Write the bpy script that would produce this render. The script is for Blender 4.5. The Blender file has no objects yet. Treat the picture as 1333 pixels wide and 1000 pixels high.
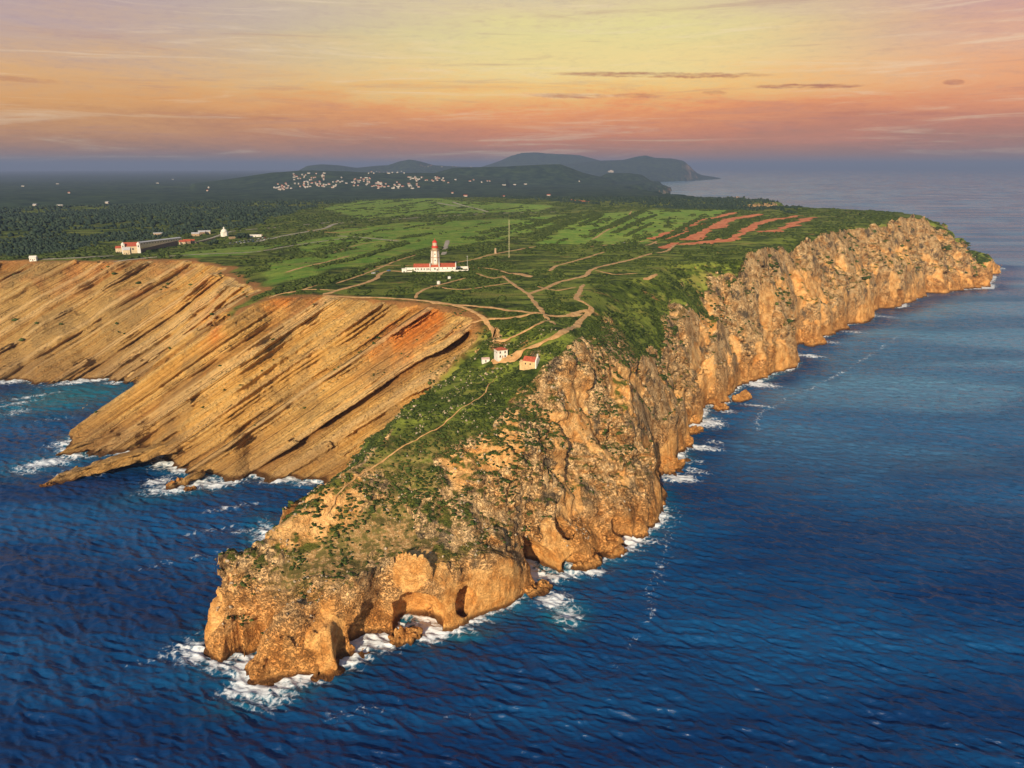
import bpy, bmesh, math, random
import numpy as np
from mathutils import Vector, Matrix

# ------------------------------------------------------------------ camera, sky, sun, exposure
F_PX, PITCH, CAM_H = 952.0, math.radians(16.55), 245.0
SUN_EL, SUN_AZ = math.radians(22), math.radians(195)      # azimuth of the sun, clockwise from +Y (the view direction)
HAZE_TOP = 585.0
HAZE_DENSITY = 5.4e-5
sc = bpy.context.scene
C = sc.collection
cam_d = bpy.data.cameras.new('camera')
cam = bpy.data.objects.new('camera', cam_d)
C.objects.link(cam)
cam_d.sensor_width = 36.0
cam_d.lens = F_PX / 1333 * 36.0
cam_d.clip_start, cam_d.clip_end = 1.0, 200000.0
cam.location = (0, 0, CAM_H)
cam.rotation_euler = (math.pi / 2 - PITCH, 0, 0)
sc.camera = cam
sc.view_settings.view_transform = 'Standard'
sc.view_settings.look = 'None'
sc.view_settings.exposure = 0.2
sc.view_settings.gamma = 1.0
sc.render.resolution_x, sc.render.resolution_y = 1024, 768
sc.cycles.max_bounces = 5
sc.cycles.volume_bounces = 0
sc.cycles.caustics_reflective = False
sc.cycles.caustics_refractive = False


class NT:
    """small helper for writing node trees"""
    def __init__(self, tree):
        self.t = tree
        tree.nodes.clear()

    def n(self, kind, props=None, **ins):
        nd = self.t.nodes.new(kind)
        for k, v in (props or {}).items():
            setattr(nd, k, v)
        for k, v in ins.items():
            self.set(nd, k, v)
        return nd

    def set(self, nd, k, v):
        key = int(k[1:]) if (k[0] == 'i' and k[1:].isdigit()) else k.replace('_', ' ')
        s = nd.inputs[key]
        if isinstance(v, bpy.types.NodeSocket):
            self.t.links.new(v, s)
        elif isinstance(v, bpy.types.Node):
            self.t.links.new(v.outputs[0], s)
        else:
            if s.type == 'RGBA' and hasattr(v, '__len__') and len(v) == 3:
                v = (*v, 1)
            s.default_value = v

    def m(self, op, a, b=None, c=None, clamp=False):
        nd = self.n('ShaderNodeMath', {'operation': op, 'use_clamp': clamp})
        for i, v in enumerate((a, b, c)):
            if v is not None:
                self.set(nd, 'i%d' % i, v)
        return nd.outputs[0]

    def mix(self, f, a, b, mode='MIX'):
        nd = self.n('ShaderNodeMix', {'data_type': 'RGBA', 'blend_type': mode})
        self.set(nd, 'i0', f)
        self.set(nd, 'i6', a)
        self.set(nd, 'i7', b)
        return nd.outputs[2]

    def ss(self, x, lo, hi, to0=0.0, to1=1.0):
        nd = self.n('ShaderNodeMapRange', {'interpolation_type': 'SMOOTHSTEP'})
        for i, v in enumerate((x, lo, hi, to0, to1)):
            self.set(nd, 'i%d' % i, v)
        return nd.outputs[0]

    def noise(self, vec, scale, detail=4, rough=0.55, dist=0.0):
        nd = self.n('ShaderNodeTexNoise', {}, Scale=scale, Detail=detail, Roughness=rough, Distortion=dist)
        if vec is not None:
            self.set(nd, 'Vector', vec)
        return nd.outputs[0]

    def attr(self, name):
        return self.n('ShaderNodeAttribute', {'attribute_name': name}).outputs['Fac']

    def ramp(self, f, stops, interp='LINEAR'):
        nd = self.n('ShaderNodeValToRGB')
        cr = nd.color_ramp
        cr.interpolation = interp
        while len(cr.elements) < len(stops):
            cr.elements.new(0.5)
        for e, (p, c) in zip(cr.elements, stops):
            e.position = p
            e.color = (*c, 1) if len(c) == 3 else c
        self.set(nd, 'i0', f)
        return nd.outputs[0]


def lin(r, g, b):
    def f(c):
        c /= 255.0
        return c / 12.92 if c <= 0.04045 else ((c + 0.055) / 1.055) ** 2.4
    return (f(r), f(g), f(b))


world = bpy.data.worlds.new('World')
sc.world = world
world.use_nodes = True
W = NT(world.node_tree)
tc = W.n('ShaderNodeTexCoord').outputs['Generated']
sep = W.n('ShaderNodeSeparateXYZ', {}, Vector=tc)
el = W.m('MULTIPLY', W.m('ARCSINE', sep.outputs[2]), 180 / math.pi)            # elevation, degrees
az = W.m('MULTIPLY', W.m('ARCTAN2', sep.outputs[0], sep.outputs[1]), 180 / math.pi)
# uneven cloud veil stretched along the horizon
cv = W.n('ShaderNodeCombineXYZ', {}, X=W.m('MULTIPLY', az, 0.05), Y=W.m('MULTIPLY', el, 0.42), Z=0.0)
veil = W.noise(cv, 1.0, 6, 0.62, 0.5)
cv2 = W.n('ShaderNodeCombineXYZ', {}, X=W.m('MULTIPLY', az, 0.33), Y=W.m('MULTIPLY', el, 1.6), Z=4.0)
mott = W.noise(cv2, 2.6, 10, 0.80)
el_w = W.m('ADD', el, W.m('ADD', W.m('MULTIPLY', W.m('SUBTRACT', veil, 0.5), 5.0), W.m('MULTIPLY', W.m('SUBTRACT', mott, 0.5), 3.2)))
f12 = W.m('DIVIDE', el_w, 14.0, clamp=True)


def sky_ramp(cs):
    return W.ramp(f12, [(d / 14.0, lin(*c)) for d, c in cs])


left_r = sky_ramp([(0, (150, 112, 88)), (1.0, (170, 124, 92)), (2.2, (200, 142, 92)), (3.8, (230, 168, 98)), (5.5, (228, 178, 122)), (7.5, (208, 174, 148)), (9.5, (192, 168, 166)), (14, (168, 160, 180))])
mid_r = sky_ramp([(0, (186, 126, 92)), (0.9, (194, 130, 94)), (2.2, (220, 138, 94)), (3.8, (248, 162, 96)), (5.2, (254, 204, 122)), (6.6, (250, 222, 150)), (9, (236, 222, 154)), (11, (228, 208, 162)), (14, (200, 190, 180))])
right_r = sky_ramp([(0, (170, 120, 96)), (1.0, (174, 124, 102)), (2.4, (204, 134, 106)), (4.0, (236, 154, 106)), (5.6, (246, 174, 122)), (7.5, (236, 180, 144)), (9.5, (216, 168, 154)), (14, (176, 155, 175))])
sk = W.mix(W.ss(az, -30, 4), left_r, mid_r)
sk = W.mix(W.ss(az, 10, 34), sk, right_r)
# thin dark red cloud streaks, each: azimuth, half width, elevation, half thickness, strength
wob = W.m('MULTIPLY', W.m('SUBTRACT', W.noise(W.n('ShaderNodeCombineXYZ', {}, X=W.m('MULTIPLY', az, 0.5), Y=0.0, Z=2.0), 1.0, 5, 0.7), 0.5), 0.9)
frag = W.noise(W.n('ShaderNodeCombineXYZ', {}, X=W.m('MULTIPLY', az, 0.45), Y=W.m('MULTIPLY', el, 3.0), Z=1.0), 1.0, 6, 0.7)
tot = None
for a, wd, e, th_, st in ((10.5, 8.5, 6.25, 0.17, 0.75), (20.5, 4.0, 5.25, 0.14, 0.75), (4.2, 3.4, 4.95, 0.16, 0.6), (9.0, 2.2, 4.9, 0.14, 0.5), (29.3, 0.7, 5.1, 0.16, 0.6),
                          (14.5, 1.0, 5.0, 0.12, 0.4), (7.0, 6.0, 11.6, 0.35, 0.6), (-34, 5, 5.2, 0.16, 0.35), (26, 5.0, 3.4, 0.13, 0.25), (-20, 6, 3.3, 0.15, 0.25)):
    dx = W.m('DIVIDE', W.m('SUBTRACT', az, a), wd)
    slope = W.m('MULTIPLY', W.m('SUBTRACT', az, a), -0.028)
    dy = W.m('DIVIDE', W.m('SUBTRACT', W.m('SUBTRACT', el, e), W.m('ADD', slope, W.m('MULTIPLY', wob, 0.5))), th_ * 1.25)
    g = W.m('SUBTRACT', 1.0, W.m('ADD', W.m('POWER', W.m('ABSOLUTE', dx), 3.0), W.m('MULTIPLY', dy, dy)), clamp=True)
    g = W.m('MULTIPLY', W.m('MULTIPLY', W.ss(g, 0.0, 0.8), W.ss(frag, 0.30, 0.62)), st)
    tot = g if tot is None else W.m('MAXIMUM', tot, g)
sk = W.mix(tot, sk, lin(168, 96, 82))
wisp = W.noise(W.n('ShaderNodeCombineXYZ', {}, X=W.m('MULTIPLY', az, 0.07), Y=W.m('MULTIPLY', el, 1.1), Z=9.0), 1.0, 7, 0.68, 0.8)
sk = W.mix(W.m('MULTIPLY', W.ss(wisp, 0.52, 0.70), 0.42), sk, lin(250, 226, 190))
sk = W.mix(W.m('MULTIPLY', W.ss(wisp, 0.47, 0.30), 0.32), sk, lin(176, 132, 128))
sk = W.mix(W.m('MULTIPLY', W.m('SUBTRACT', mott, 0.5), 0.9, clamp=True), sk, lin(170, 130, 120))
nish = W.n('ShaderNodeTexSky', {'sky_type': 'NISHITA', 'sun_disc': False, 'sun_elevation': SUN_EL, 'sun_rotation': SUN_AZ, 'altitude': 250})
sk = W.mix(W.ss(el, 11.2, 15.0), sk, W.mix(W.ss(el, 15, 42), lin(158, 180, 202), lin(84, 128, 176)))
front = W.m('MULTIPLY', W.ss(el, 24.0, 50.0, 1.0, 0.0), W.ss(W.m('ABSOLUTE', az), 60, 120, 1.0, 0.0))
bg1 = W.n('ShaderNodeBackground', {}, Color=nish.outputs[0], Strength=0.085)
bg2 = W.n('ShaderNodeBackground', {}, Color=sk, Strength=0.88)
mx = W.n('ShaderNodeMixShader')
W.set(mx, 'i0', front); W.set(mx, 'i1', bg1.outputs[0]); W.set(mx, 'i2', bg2.outputs[0])
W.t.links.new(mx.outputs[0], W.n('ShaderNodeOutputWorld').inputs[0])

sun_d = bpy.data.lights.new('sun', 'SUN')
sun = bpy.data.objects.new('sun', sun_d)
C.objects.link(sun)
sun_d.energy = 5.0
sun_d.angle = math.radians(0.5)
sun_d.color = (1.0, 0.80, 0.56)
sdir = Vector((math.sin(SUN_AZ) * math.cos(SUN_EL), math.cos(SUN_AZ) * math.cos(SUN_EL), math.sin(SUN_EL)))
sun.rotation_euler = (-sdir).to_track_quat('-Z', 'Y').to_euler()
sun.location = (0, 0, 3000)

# ------------------------------------------------------------------ numpy noise
rng = np.random.default_rng(7)
VT = rng.uniform(-1, 1, (64, 64, 64)).astype(np.float32)
JT = rng.uniform(0, 1, (3, 32, 32, 32)).astype(np.float32)
f32 = np.float32


def rot_of(seed):
    r = np.random.default_rng(seed)
    q, _ = np.linalg.qr(r.normal(size=(3, 3)))
    return q.astype(f32), r.uniform(0, 60, 3).astype(f32)


def vn(P, scale, seed):
    """smooth value noise in [-1, 1], P (n, 3)"""
    R, off = rot_of(seed)
    q = (P.astype(f32) @ R) * f32(1.0 / scale) + off
    i = np.floor(q)
    t = q - i
    t = t * t * t * (t * (t * 6 - 15) + 10)
    i = i.astype(np.int32)
    i0 = i & 63
    i1 = (i + 1) & 63
    x0, y0, z0 = i0[:, 0], i0[:, 1], i0[:, 2]
    x1, y1, z1 = i1[:, 0], i1[:, 1], i1[:, 2]
    tx, ty, tz = t[:, 0], t[:, 1], t[:, 2]
    a = VT[x0, y0, z0]; a = a + (VT[x1, y0, z0] - a) * tx
    b = VT[x0, y1, z0]; b = b + (VT[x1, y1, z0] - b) * tx
    c = VT[x0, y0, z1]; c = c + (VT[x1, y0, z1] - c) * tx
    d = VT[x0, y1, z1]; d = d + (VT[x1, y1, z1] - d) * tx
    a = a + (b - a) * ty
    c = c + (d - c) * ty
    return (a + (c - a) * tz) * f32(1.5)


def vn2(X, Y, scale, seed):
    return vn(np.stack([X.ravel(), Y.ravel(), np.zeros(X.size)], 1), scale, seed).reshape(X.shape)


def fbm2(X, Y, scale, seed, octs=3):
    s = 0; a = 1.0
    for o in range(octs):
        s = s + a * vn2(X, Y, scale, seed + o)
        a *= 0.5; scale *= 0.47
    return s


def cell(P, scale, seed):
    """cellular noise: F1, F2"""
    R, off = rot_of(seed)
    q = (P.astype(f32) @ R) * f32(1.0 / scale) + off
    b = np.floor(q - f32(0.5)).astype(np.int32)
    f1 = np.full(len(q), 9, f32); f2 = np.full(len(q), 9, f32)
    for dx in (0, 1):
        for dy in (0, 1):
            for dz in (0, 1):
                c = b + np.array([dx, dy, dz], np.int32)
                m = c & 31
                j = JT[:, m[:, 0], m[:, 1], m[:, 2]].T * f32(0.8) + f32(0.1)
                d = ((c + j - q) ** 2).sum(1)
                f2 = np.minimum(f2, np.maximum(f1, d))
                f1 = np.minimum(f1, d)
    return np.sqrt(f1), np.sqrt(f2)


def sstep(x, a, b):
    t = np.clip((x - a) / (b - a), 0, 1)
    return t * t * (3 - 2 * t)


# ------------------------------------------------------------------ survey: photograph pixels to places on the ground
def up(px, py, z):
    dx, dy = px - 666.5, 500 - py
    d = (dx, F_PX * math.cos(PITCH) + dy * math.sin(PITCH), -F_PX * math.sin(PITCH) + dy * math.cos(PITCH))
    t = (z - CAM_H) / d[2]
    return (d[0] * t, d[1] * t)


def U(lst, z=0):
    return [up(p[0], p[1], p[2] if len(p) > 2 else z) for p in lst]


COAST = (U([(270, 846), (277, 860), (286, 866), (295, 864), (302, 854), (318, 842), (324, 844), (318, 862), (319, 880), (326, 891), (345, 888), (400, 876), (437, 868), (446, 852), (470, 843), (496, 824), (525, 822), (556, 826), (582, 819), (619, 804), (667, 786),
            (680, 771), (694, 752), (725, 752), (760, 740), (800, 721), (845, 698), (850, 664), (860, 640), (848, 628), (880, 600), (890, 580), (878, 568), (915, 555),
            (922, 535), (945, 520), (955, 498), (1000, 492), (1035, 485), (1028, 465), (1045, 448), (1080, 435), (1110, 421), (1140, 405), (1185, 393), (1208, 382), (1240, 378), (1285, 374)])
         + U([(1303, 347)])
         + [(1190, 2010), (900, 2150), (760, 2250), (880, 2420), (1060, 2600), (1090, 2760), (960, 3300), (900, 4300), (1000, 5600), (1350, 6900), (1640, 7900), (1700, 8300), (1500, 9100),
            (1650, 10500), (2500, 12700), (3300, 13900), (4250, 15600), (4420, 16400), (3600, 19000), (0, 30000), (-30000, 60000), (-60000, 30000), (-20000, 3000), (-3000, 1600), (-1500, 1150), (-950, 900)]
         + U([(0, 497), (100, 494), (160, 495)])
         + [(-392, 812), (-345, 770), (-345, 720), (-385, 672), (-418, 640)]
         + U([(88, 588), (110, 592), (165, 590), (190, 584), (215, 598), (240, 612), (300, 619), (330, 615), (415, 627)])
         + [(-122, 538), (-112, 510), (-118, 470), (-132, 430), (-147, 395), (-160, 360), (-164, 342)])
def poly_sd(X, Y, poly):
    """signed distance to a closed polygon, positive inside"""
    P = np.array(poly)
    best = np.full(X.shape, 1e18)
    ins = np.zeros(X.shape, bool)
    for a, b in zip(P, np.roll(P, -1, 0)):
        ab = b - a
        t = np.clip(((X - a[0]) * ab[0] + (Y - a[1]) * ab[1]) / (ab @ ab + 1e-9), 0, 1)
        np.minimum(best, (X - a[0] - t * ab[0]) ** 2 + (Y - a[1] - t * ab[1]) ** 2, out=best)
        if a[1] != b[1]:
            c = (a[1] > Y) != (b[1] > Y)
            ins ^= c & (X < a[0] + (Y - a[1]) / (b[1] - a[1]) * ab[0])
    d = np.sqrt(best)
    return np.where(ins, d, -d)




def solve(px, py, k):
    """height at which the sight line stands k times that height inland of the coast"""
    z = np.linspace(6, 175, 340)
    P = np.array([up(px, py, q) for q in z])
    g = poly_sd(P[:, 0], P[:, 1], COAST) - k * z
    ok = np.where(g > 0)[0]
    zz = float(z[ok[-1]]) if len(ok) else 8.0
    return (px, py, zz)


SPUR_A = [(292, 425, 112), (240, 458, 86), (182, 503, 52), (128, 556, 17)]
SPUR_B = [(112, 552, 15), (164, 496, 53), (226, 450, 90), (284, 417, 114)]
RIGHT_RIM = [solve(*p) for p in [(1250, 312, .5), (1290, 338, .3), (1275, 357, .4), (1243, 347, .40), (1222, 324, .28), (1211, 298, .36), (1200, 283, .36), (1154, 287, .42), (1099, 302, .42), (1047, 317, .42), (1010, 328, .42), (975, 362, .34), (940, 396, .30), (905, 428, .28),
             (868, 458, .28), (835, 490, .28), (815, 540, .33), (825, 625, .35), (780, 632, .6), (742, 640, .6), (718, 688, .4), (690, 702, .28), (655, 728, .2), (600, 735, .16), (545, 734, .16), (490, 740, .16), (430, 770, .16), (365, 812, .45), (322, 838, .8)]]
UPPER = [solve(*p) for p in [(845, 418, .42), (890, 388, .40), (930, 360, .38), (965, 336, .42), (790, 447, .38), (735, 475, .52)]]


RIM = (U([(288, 800, 22), (348, 725, 42), (391, 686, 53), (427, 647, 63), (478, 597, 76), (499, 576, 81), (560, 505, 96), (612, 470, 106)])
       + U([(635, 446, 116), (600, 415, 127), (540, 397, 130), (480, 391, 130), (430, 388, 130), (380, 390, 129), (356, 391, 128)] + SPUR_A + [(104, 570, 9)] + SPUR_B + [(338, 381, 128), (326, 374, 128), (290, 350, 128), (240, 341, 128), (170, 339, 127), (100, 340, 126), (0, 340, 125)])
       + [(-960, 1000), (-1500, 1250), (-3000, 1750), (-20000, 3200), (-59000, 30000), (-30000, 58000), (0, 29000), (3300, 18500), (4100, 16250), (3950, 15700), (3100, 14150), (2250, 12900), (1450, 10600), (1330, 9150), (1560, 8350), (1500, 7950),
          (1200, 7000), (850, 5700), (760, 4300), (820, 3300), (960, 2800), (930, 2620), (780, 2470), (680, 2270), (820, 2120)]
       + U(RIGHT_RIM))
TPTS = ([(288, 800, 22), (300, 790, 25), (348, 725, 42), (391, 686, 53), (427, 647, 63), (478, 597, 76), (499, 576, 81), (560, 505, 96), (612, 470, 106), (635, 446, 116), (600, 415, 127), (540, 397, 130), (480, 391, 130), (430, 388, 130),
         (352, 391, 128), (330, 376, 128), (240, 341, 128), (100, 340, 126), (0, 340, 125),
         ] + RIGHT_RIM + UPPER + SPUR_A + SPUR_B + [(1215, 299, 118), (1226, 305, 100), (1262, 318, 75),
         (400, 720, 42), (450, 690, 48), (500, 650, 58), (545, 655, 56), (580, 690, 45), (620, 700, 44), (565, 590, 76), (605, 560, 86), (640, 520, 96), (660, 495, 104), (690, 480, 110), (650, 463, 112), (705, 600, 70), (690, 540, 90), (700, 640, 52), (765, 490, 104), (765, 540, 78), (820, 370, 131), (870, 350, 132), (750, 440, 126),
         (568, 358, 137), (480, 360, 134), (700, 385, 134), (770, 395, 132), (650, 430, 126), (730, 420, 128), (870, 320, 137), (800, 300, 135), (700, 290, 133), (950, 285, 140), (1040, 282, 143), (600, 300, 133),
         (400, 330, 130), (450, 300, 128), (320, 318, 124), (160, 330, 120), (40, 335, 118), (290, 305, 120)])
tp = [(*up(*p), p[2]) for p in TPTS]
tp += [(-2200, 1900, 100), (-1500, 2500, 95), (-600, 2600, 115), (200, 2700, 125), (700, 2300, 122), (930, 2620, 122), (600, 3300, 120), (-700, 4200, 120), (-3000, 4500, 75), (-1800, 1500, 110), (300, 4600, 110)]
tp = np.array(tp)
LS = 100.0


def tps_fit(p):
    n = len(p)
    x = p[:, :2] / LS
    d2 = ((x[:, None] - x[None]) ** 2).sum(2)
    K = 0.5 * d2 * np.log(d2 + 1e-12)
    K[np.arange(n), np.arange(n)] = 0.012
    A = np.zeros((n + 3, n + 3))
    A[:n, :n] = K
    A[:n, n] = A[n, :n] = 1
    A[:n, n + 1:] = x
    A[n + 1:, :n] = x.T
    b = np.zeros(n + 3)
    b[:n] = p[:, 2]
    return np.linalg.solve(A, b)


TW = tps_fit(tp)


def tps(X, Y):
    x = X / LS; y = Y / LS
    s = TW[-3] + TW[-2] * x + TW[-1] * y
    for (a, b, _), w in zip(tp / np.array([LS, LS, 1]), TW):
        d2 = (x - a) ** 2 + (y - b) ** 2
        s = s + w * 0.5 * d2 * np.log(d2 + 1e-12)
    return s


# far ranges of hills: (list of pixel x, pixel y of skyline), distance, depth
RANGES = [
    ([(625, 217), (640, 213), (652, 209), (665, 203), (680, 198.5), (700, 198), (712, 199.5), (730, 200), (755, 202), (775, 207), (795, 213), (815, 219)], 17500, 1400),
    ([(715, 218), (740, 213), (780, 209), (812, 208), (828, 204), (840, 202), (852, 205), (875, 206), (890, 209), (900, 217), (912, 226), (920, 233)], 15000, 1100),
    ([(350, 231), (385, 224), (400, 216), (418, 214), (440, 215), (465, 218), (490, 216), (505, 215), (520, 210), (534, 207.5), (548, 210), (565, 215), (600, 217), (640, 218), (680, 222)], 13500, 900),
    ([(520, 238), (560, 226), (590, 219), (640, 217), (690, 215.5), (730, 215), (742, 219), (760, 226), (785, 231), (800, 236)], 7000, 620),
    ([(770, 236), (790, 226), (820, 226), (836, 228), (848, 236), (855, 248)], 8000, 420),
    ([(250, 240), (310, 232), (355, 225), (390, 222), (440, 222), (490, 224), (540, 225), (600, 228), (660, 233)], 6300, 1000),
]


def ranges(X, Y):
    r = np.hypot(X, Y) + 1e-6
    a = X / np.maximum(Y, 1.0)
    s = np.zeros(X.shape)
    for pts, r0, dp in RANGES:
        aa = []; zz = []
        for px, py in pts:
            dx, dy = px - 666.5, 500 - py
            fy = F_PX * math.cos(PITCH) + dy * math.sin(PITCH)
            dz = -F_PX * math.sin(PITCH) + dy * math.cos(PITCH)
            aa.append(dx / fy)
            zz.append(CAM_H + r0 * dz / math.hypot(dx, fy))
        z = np.interp(a, aa, zz, left=0, right=0)
        edge = sstep(a, aa[0] - 0.02, aa[0]) * sstep(-a, -aa[-1] - 0.004, -aa[-1])
        base = np.interp(r, [3000, 6000, 12000], [115, 100, 70])
        wob = 1 + 0.16 * fbm2(X, Y, dp * 0.8, 300, 4)
        g = np.exp(-(((r - r0) / dp) ** 2))
        s = np.maximum(s, np.maximum(z - base, 0) * edge * g * (g + (1 - g) * wob))
    return s


def ground(X, Y, detail=True):
    """height of the land, with the values the rock shaping needs"""
    r = np.hypot(X, Y)
    warp = np.clip(r / 60, 4, 40)
    k = np.where(r < 900, 1.0, np.where(r < 3000, 1.6, 8.0)) * (0.4 + 0.6 * sstep(r, 400, 520))
    Xw = X + 5.0 * k * vn2(X, Y, 46, 11) + 2.2 * k * vn2(X, Y, 17, 12)
    Yw = Y + 5.0 * k * vn2(X, Y, 46, 13) + 2.2 * k * vn2(X, Y, 17, 14)
    dc = poly_sd(Xw, Yw, COAST)
    dr = poly_sd(Xw, Yw, RIM)
    T = tps(np.clip(X, -3000, 3000), np.clip(Y, 0, 4600))
    cap = 134 + 10 * sstep(X, 200, 700)
    T = np.where(T > cap, cap + (T - cap) * 0.06, T)
    farb = np.interp(r, [3000, 6000, 12000, 30000, 60000], [115, 100, 70, 45, 30])
    T = T + (farb - T) * sstep(r, 2700, 3800)
    T = T + ranges(X, Y) * sstep(r, 3000, 4500) + 4.0 * sstep(r, 1500, 4000) * fbm2(X, Y, 500, 21, 4)
    t = np.clip(dc / np.maximum(dc + np.maximum(-dr, 0), 1e-3), 0, 1)
    left = sstep((Y - 478) - (X + 200) * 0.44, -4, 14) * sstep(-X, -30, 30)
    far = sstep(r, 3500, 6000)
    pl = 0.08 * sstep(t, 0, 0.05) + 0.92 * (0.5 * t + 0.5 * (1 - (1 - t) ** 1.7))
    pr = 0.36 * sstep(t, -0.06, 0.17) + 0.64 * t ** 1.05
    low = sstep(62 - T, 0, 20) * sstep(Y, 312, 338)
    pr = pr * (1 - low) + low * (0.84 * sstep(t, -0.10, 0.34) + 0.16 * t)
    prof = pl * left + pr * (1 - left)
    prof = np.where(t > 0.995, 1.0, prof)
    h = np.where(dc > 0, T * prof, np.maximum(dc * 1.2, -30))
    return h, dc, dr, left, t


# ------------------------------------------------------------------ near land: signed distance field on a fan of cells that grow with distance
Q = 1.0
NI, NJ = int(800 * Q), int(1330 * Q)
TH0, TH1, R0, R1 = -0.74, 0.69, 262.0, 3300.0
L0, L1 = math.log(R0), math.log(R1)
DTH, DL = (TH1 - TH0) / (NI - 1), (L1 - L0) / (NJ - 1)
Z0, DZ, NK = -5.0, 1.0, 168
th = TH0 + DTH * np.arange(NI)
rr = np.exp(L0 + DL * np.arange(NJ))
GX = np.sin(th)[:, None] * rr[None]
GY = np.cos(th)[:, None] * rr[None]
GH, GDC, GDR, GLEFT, GT = ground(GX, GY)


def bil(G, x, y):
    x = np.asarray(x, float); y = np.asarray(y, float)
    u = np.clip((np.arctan2(x, y) - TH0) / DTH, 0, NI - 1.001)
    v = np.clip((np.log(np.maximum(np.hypot(x, y), 1)) - L0) / DL, 0, NJ - 1.001)
    i = u.astype(int); j = v.astype(int); a = u - i; b = v - j
    return G[i, j] * (1 - a) * (1 - b) + G[i + 1, j] * a * (1 - b) + G[i, j + 1] * (1 - a) * b + G[i + 1, j + 1] * a * b


def hit(px, py, G=None):
    """first place where the sight line through a pixel meets the land"""
    G = GH if G is None else G
    dx, dy = px - 666.5, 500 - py
    d = np.array([dx, F_PX * math.cos(PITCH) + dy * math.sin(PITCH), -F_PX * math.sin(PITCH) + dy * math.cos(PITCH)])
    s = np.exp(np.linspace(math.log(R0), math.log(R1 - 5), 3000)) / math.hypot(d[0], d[1])
    P = d[None] * s[:, None]
    z = CAM_H + P[:, 2]
    g = bil(G, P[:, 0], P[:, 1])
    k = np.argmax(z < g) if (z < g).any() else len(s) - 1
    return Vector((P[k, 0], P[k, 1], g[k]))


dhl = np.gradient(GH, DL, axis=1) / rr[None]
dht = np.gradient(GH, DTH, axis=0) / rr[None]
GS = np.sqrt(1 + np.minimum(dhl ** 2 + dht ** 2, 9.0)).astype(f32)
slope = np.sqrt(dhl ** 2 + dht ** 2)
# cliffness: 1 on rock faces, 0 on the plateau
GCL = np.clip(np.maximum(sstep(-GDR, -7, 6), 0.95 * sstep(slope, 0.55, 1.0)), 0, 1)
backslope = sstep(GDR, -75, -60) * (GDR < 4) * (1 - GLEFT) * sstep(-GX, -15, 25) * sstep(GY, 395, 440) * sstep(600 - GY, 0, 20) * sstep(GH, 24, 44) * (GX + 86 < (GY - 434) * 0.55 + 8)
edge_n = fbm2(GX, GY, 34, 97, 3)
soft = sstep(GX, 60, 120) * sstep(GY, 520, 620) * sstep(1100 - GY, 0, 200)
GCL = np.where(soft > 0, GCL * (1 - soft * sstep(GH + 26 * edge_n, 84, 104) * sstep(-slope, -1.7, -1.0)), GCL)
GCL = np.maximum(GCL, (GLEFT > .5) * sstep(122 - GH, 0, 6) * (GX > -460) * (GY < 730))
GCL = np.where(GDC < -2, 1, GCL * (1 - 0.85 * backslope)).astype(f32)
spit = sstep(620 - GY, 0, 90) * sstep(-GX + 160, 0, 60)
GROUGH = np.maximum(GCL, np.maximum(0.22 * spit, 0.14 * sstep(60 + GDR * -1, 0, 50) * (GX > 60))).astype(f32)
_wx = GX + 9 * vn2(GX, GY, 22, 151) + 4 * vn2(GX, GY, 8, 152); _wy = GY + 9 * vn2(GX, GY, 22, 153) + 4 * vn2(GX, GY, 8, 154)
ROCKZ = [tuple(hit(*p)[:2]) for p in [(693, 486), (665, 508), (640, 535), (610, 572), (570, 610), (545, 645), (552, 690), (515, 712), (470, 728), (420, 745), (360, 765), (310, 778), (276, 790)]] + U([(255, 850), (330, 900), (480, 860), (600, 815), (690, 775), (800, 725), (850, 690), (862, 640)]) + [tuple(hit(*p)[:2]) for p in [(800, 520), (740, 478)]]
ROCKG = sstep(poly_sd(_wx, _wy, ROCKZ), -4, 4) * (GY < 560)
GCL = np.maximum(GCL, ROCKG * 0.95).astype(f32)
east = sstep(GX, 890, 935) * sstep(GY, 1540, 1590) * sstep(-slope, -2.6, -1.6)
GCL = (GCL * (1 - 0.9 * east * sstep(GH, 20, 34))).astype(f32)
GROUGH = np.maximum(GROUGH, 0.55 * ROCKG).astype(f32)
AMP = (0.5 + 15.5 * GROUGH).astype(f32)

# dip of the beds of the left cliffs
a_ = np.array([*up(200, 560, 18), 18.0]); b_ = np.array([*up(440, 398, 118), 118.0])
ld = (b_ - a_) / np.linalg.norm(b_ - a_)
fn = np.array([260.0, -640.0, 185.0]); fn /= np.linalg.norm(fn)
NB = np.cross(ld, fn); NB /= np.linalg.norm(NB)


def line_noise(b, scale, seed, crisp=2.6):
    t = np.random.default_rng(seed).uniform(-1, 1, 512).astype(f32)
    q = b / scale
    i = np.floor(q).astype(np.int32)
    u = q - i
    u = np.clip((u - 0.5) * crisp + 0.5, 0, 1)
    return t[i & 511] * (1 - u) + t[(i + 1) & 511] * u


def bed_coord(P, n18, n4):
    return P @ NB.astype(f32) + 0.28 * n18 + 0.18 * n4


def face_mask(P):
    return sstep(vn(P * np.array([1, 1, 0.8], f32), 24, 44) + 0.25 * vn(P, 8, 45), 0.12, 0.30) * sstep(112 - P[:, 2], 0, 20)


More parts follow.
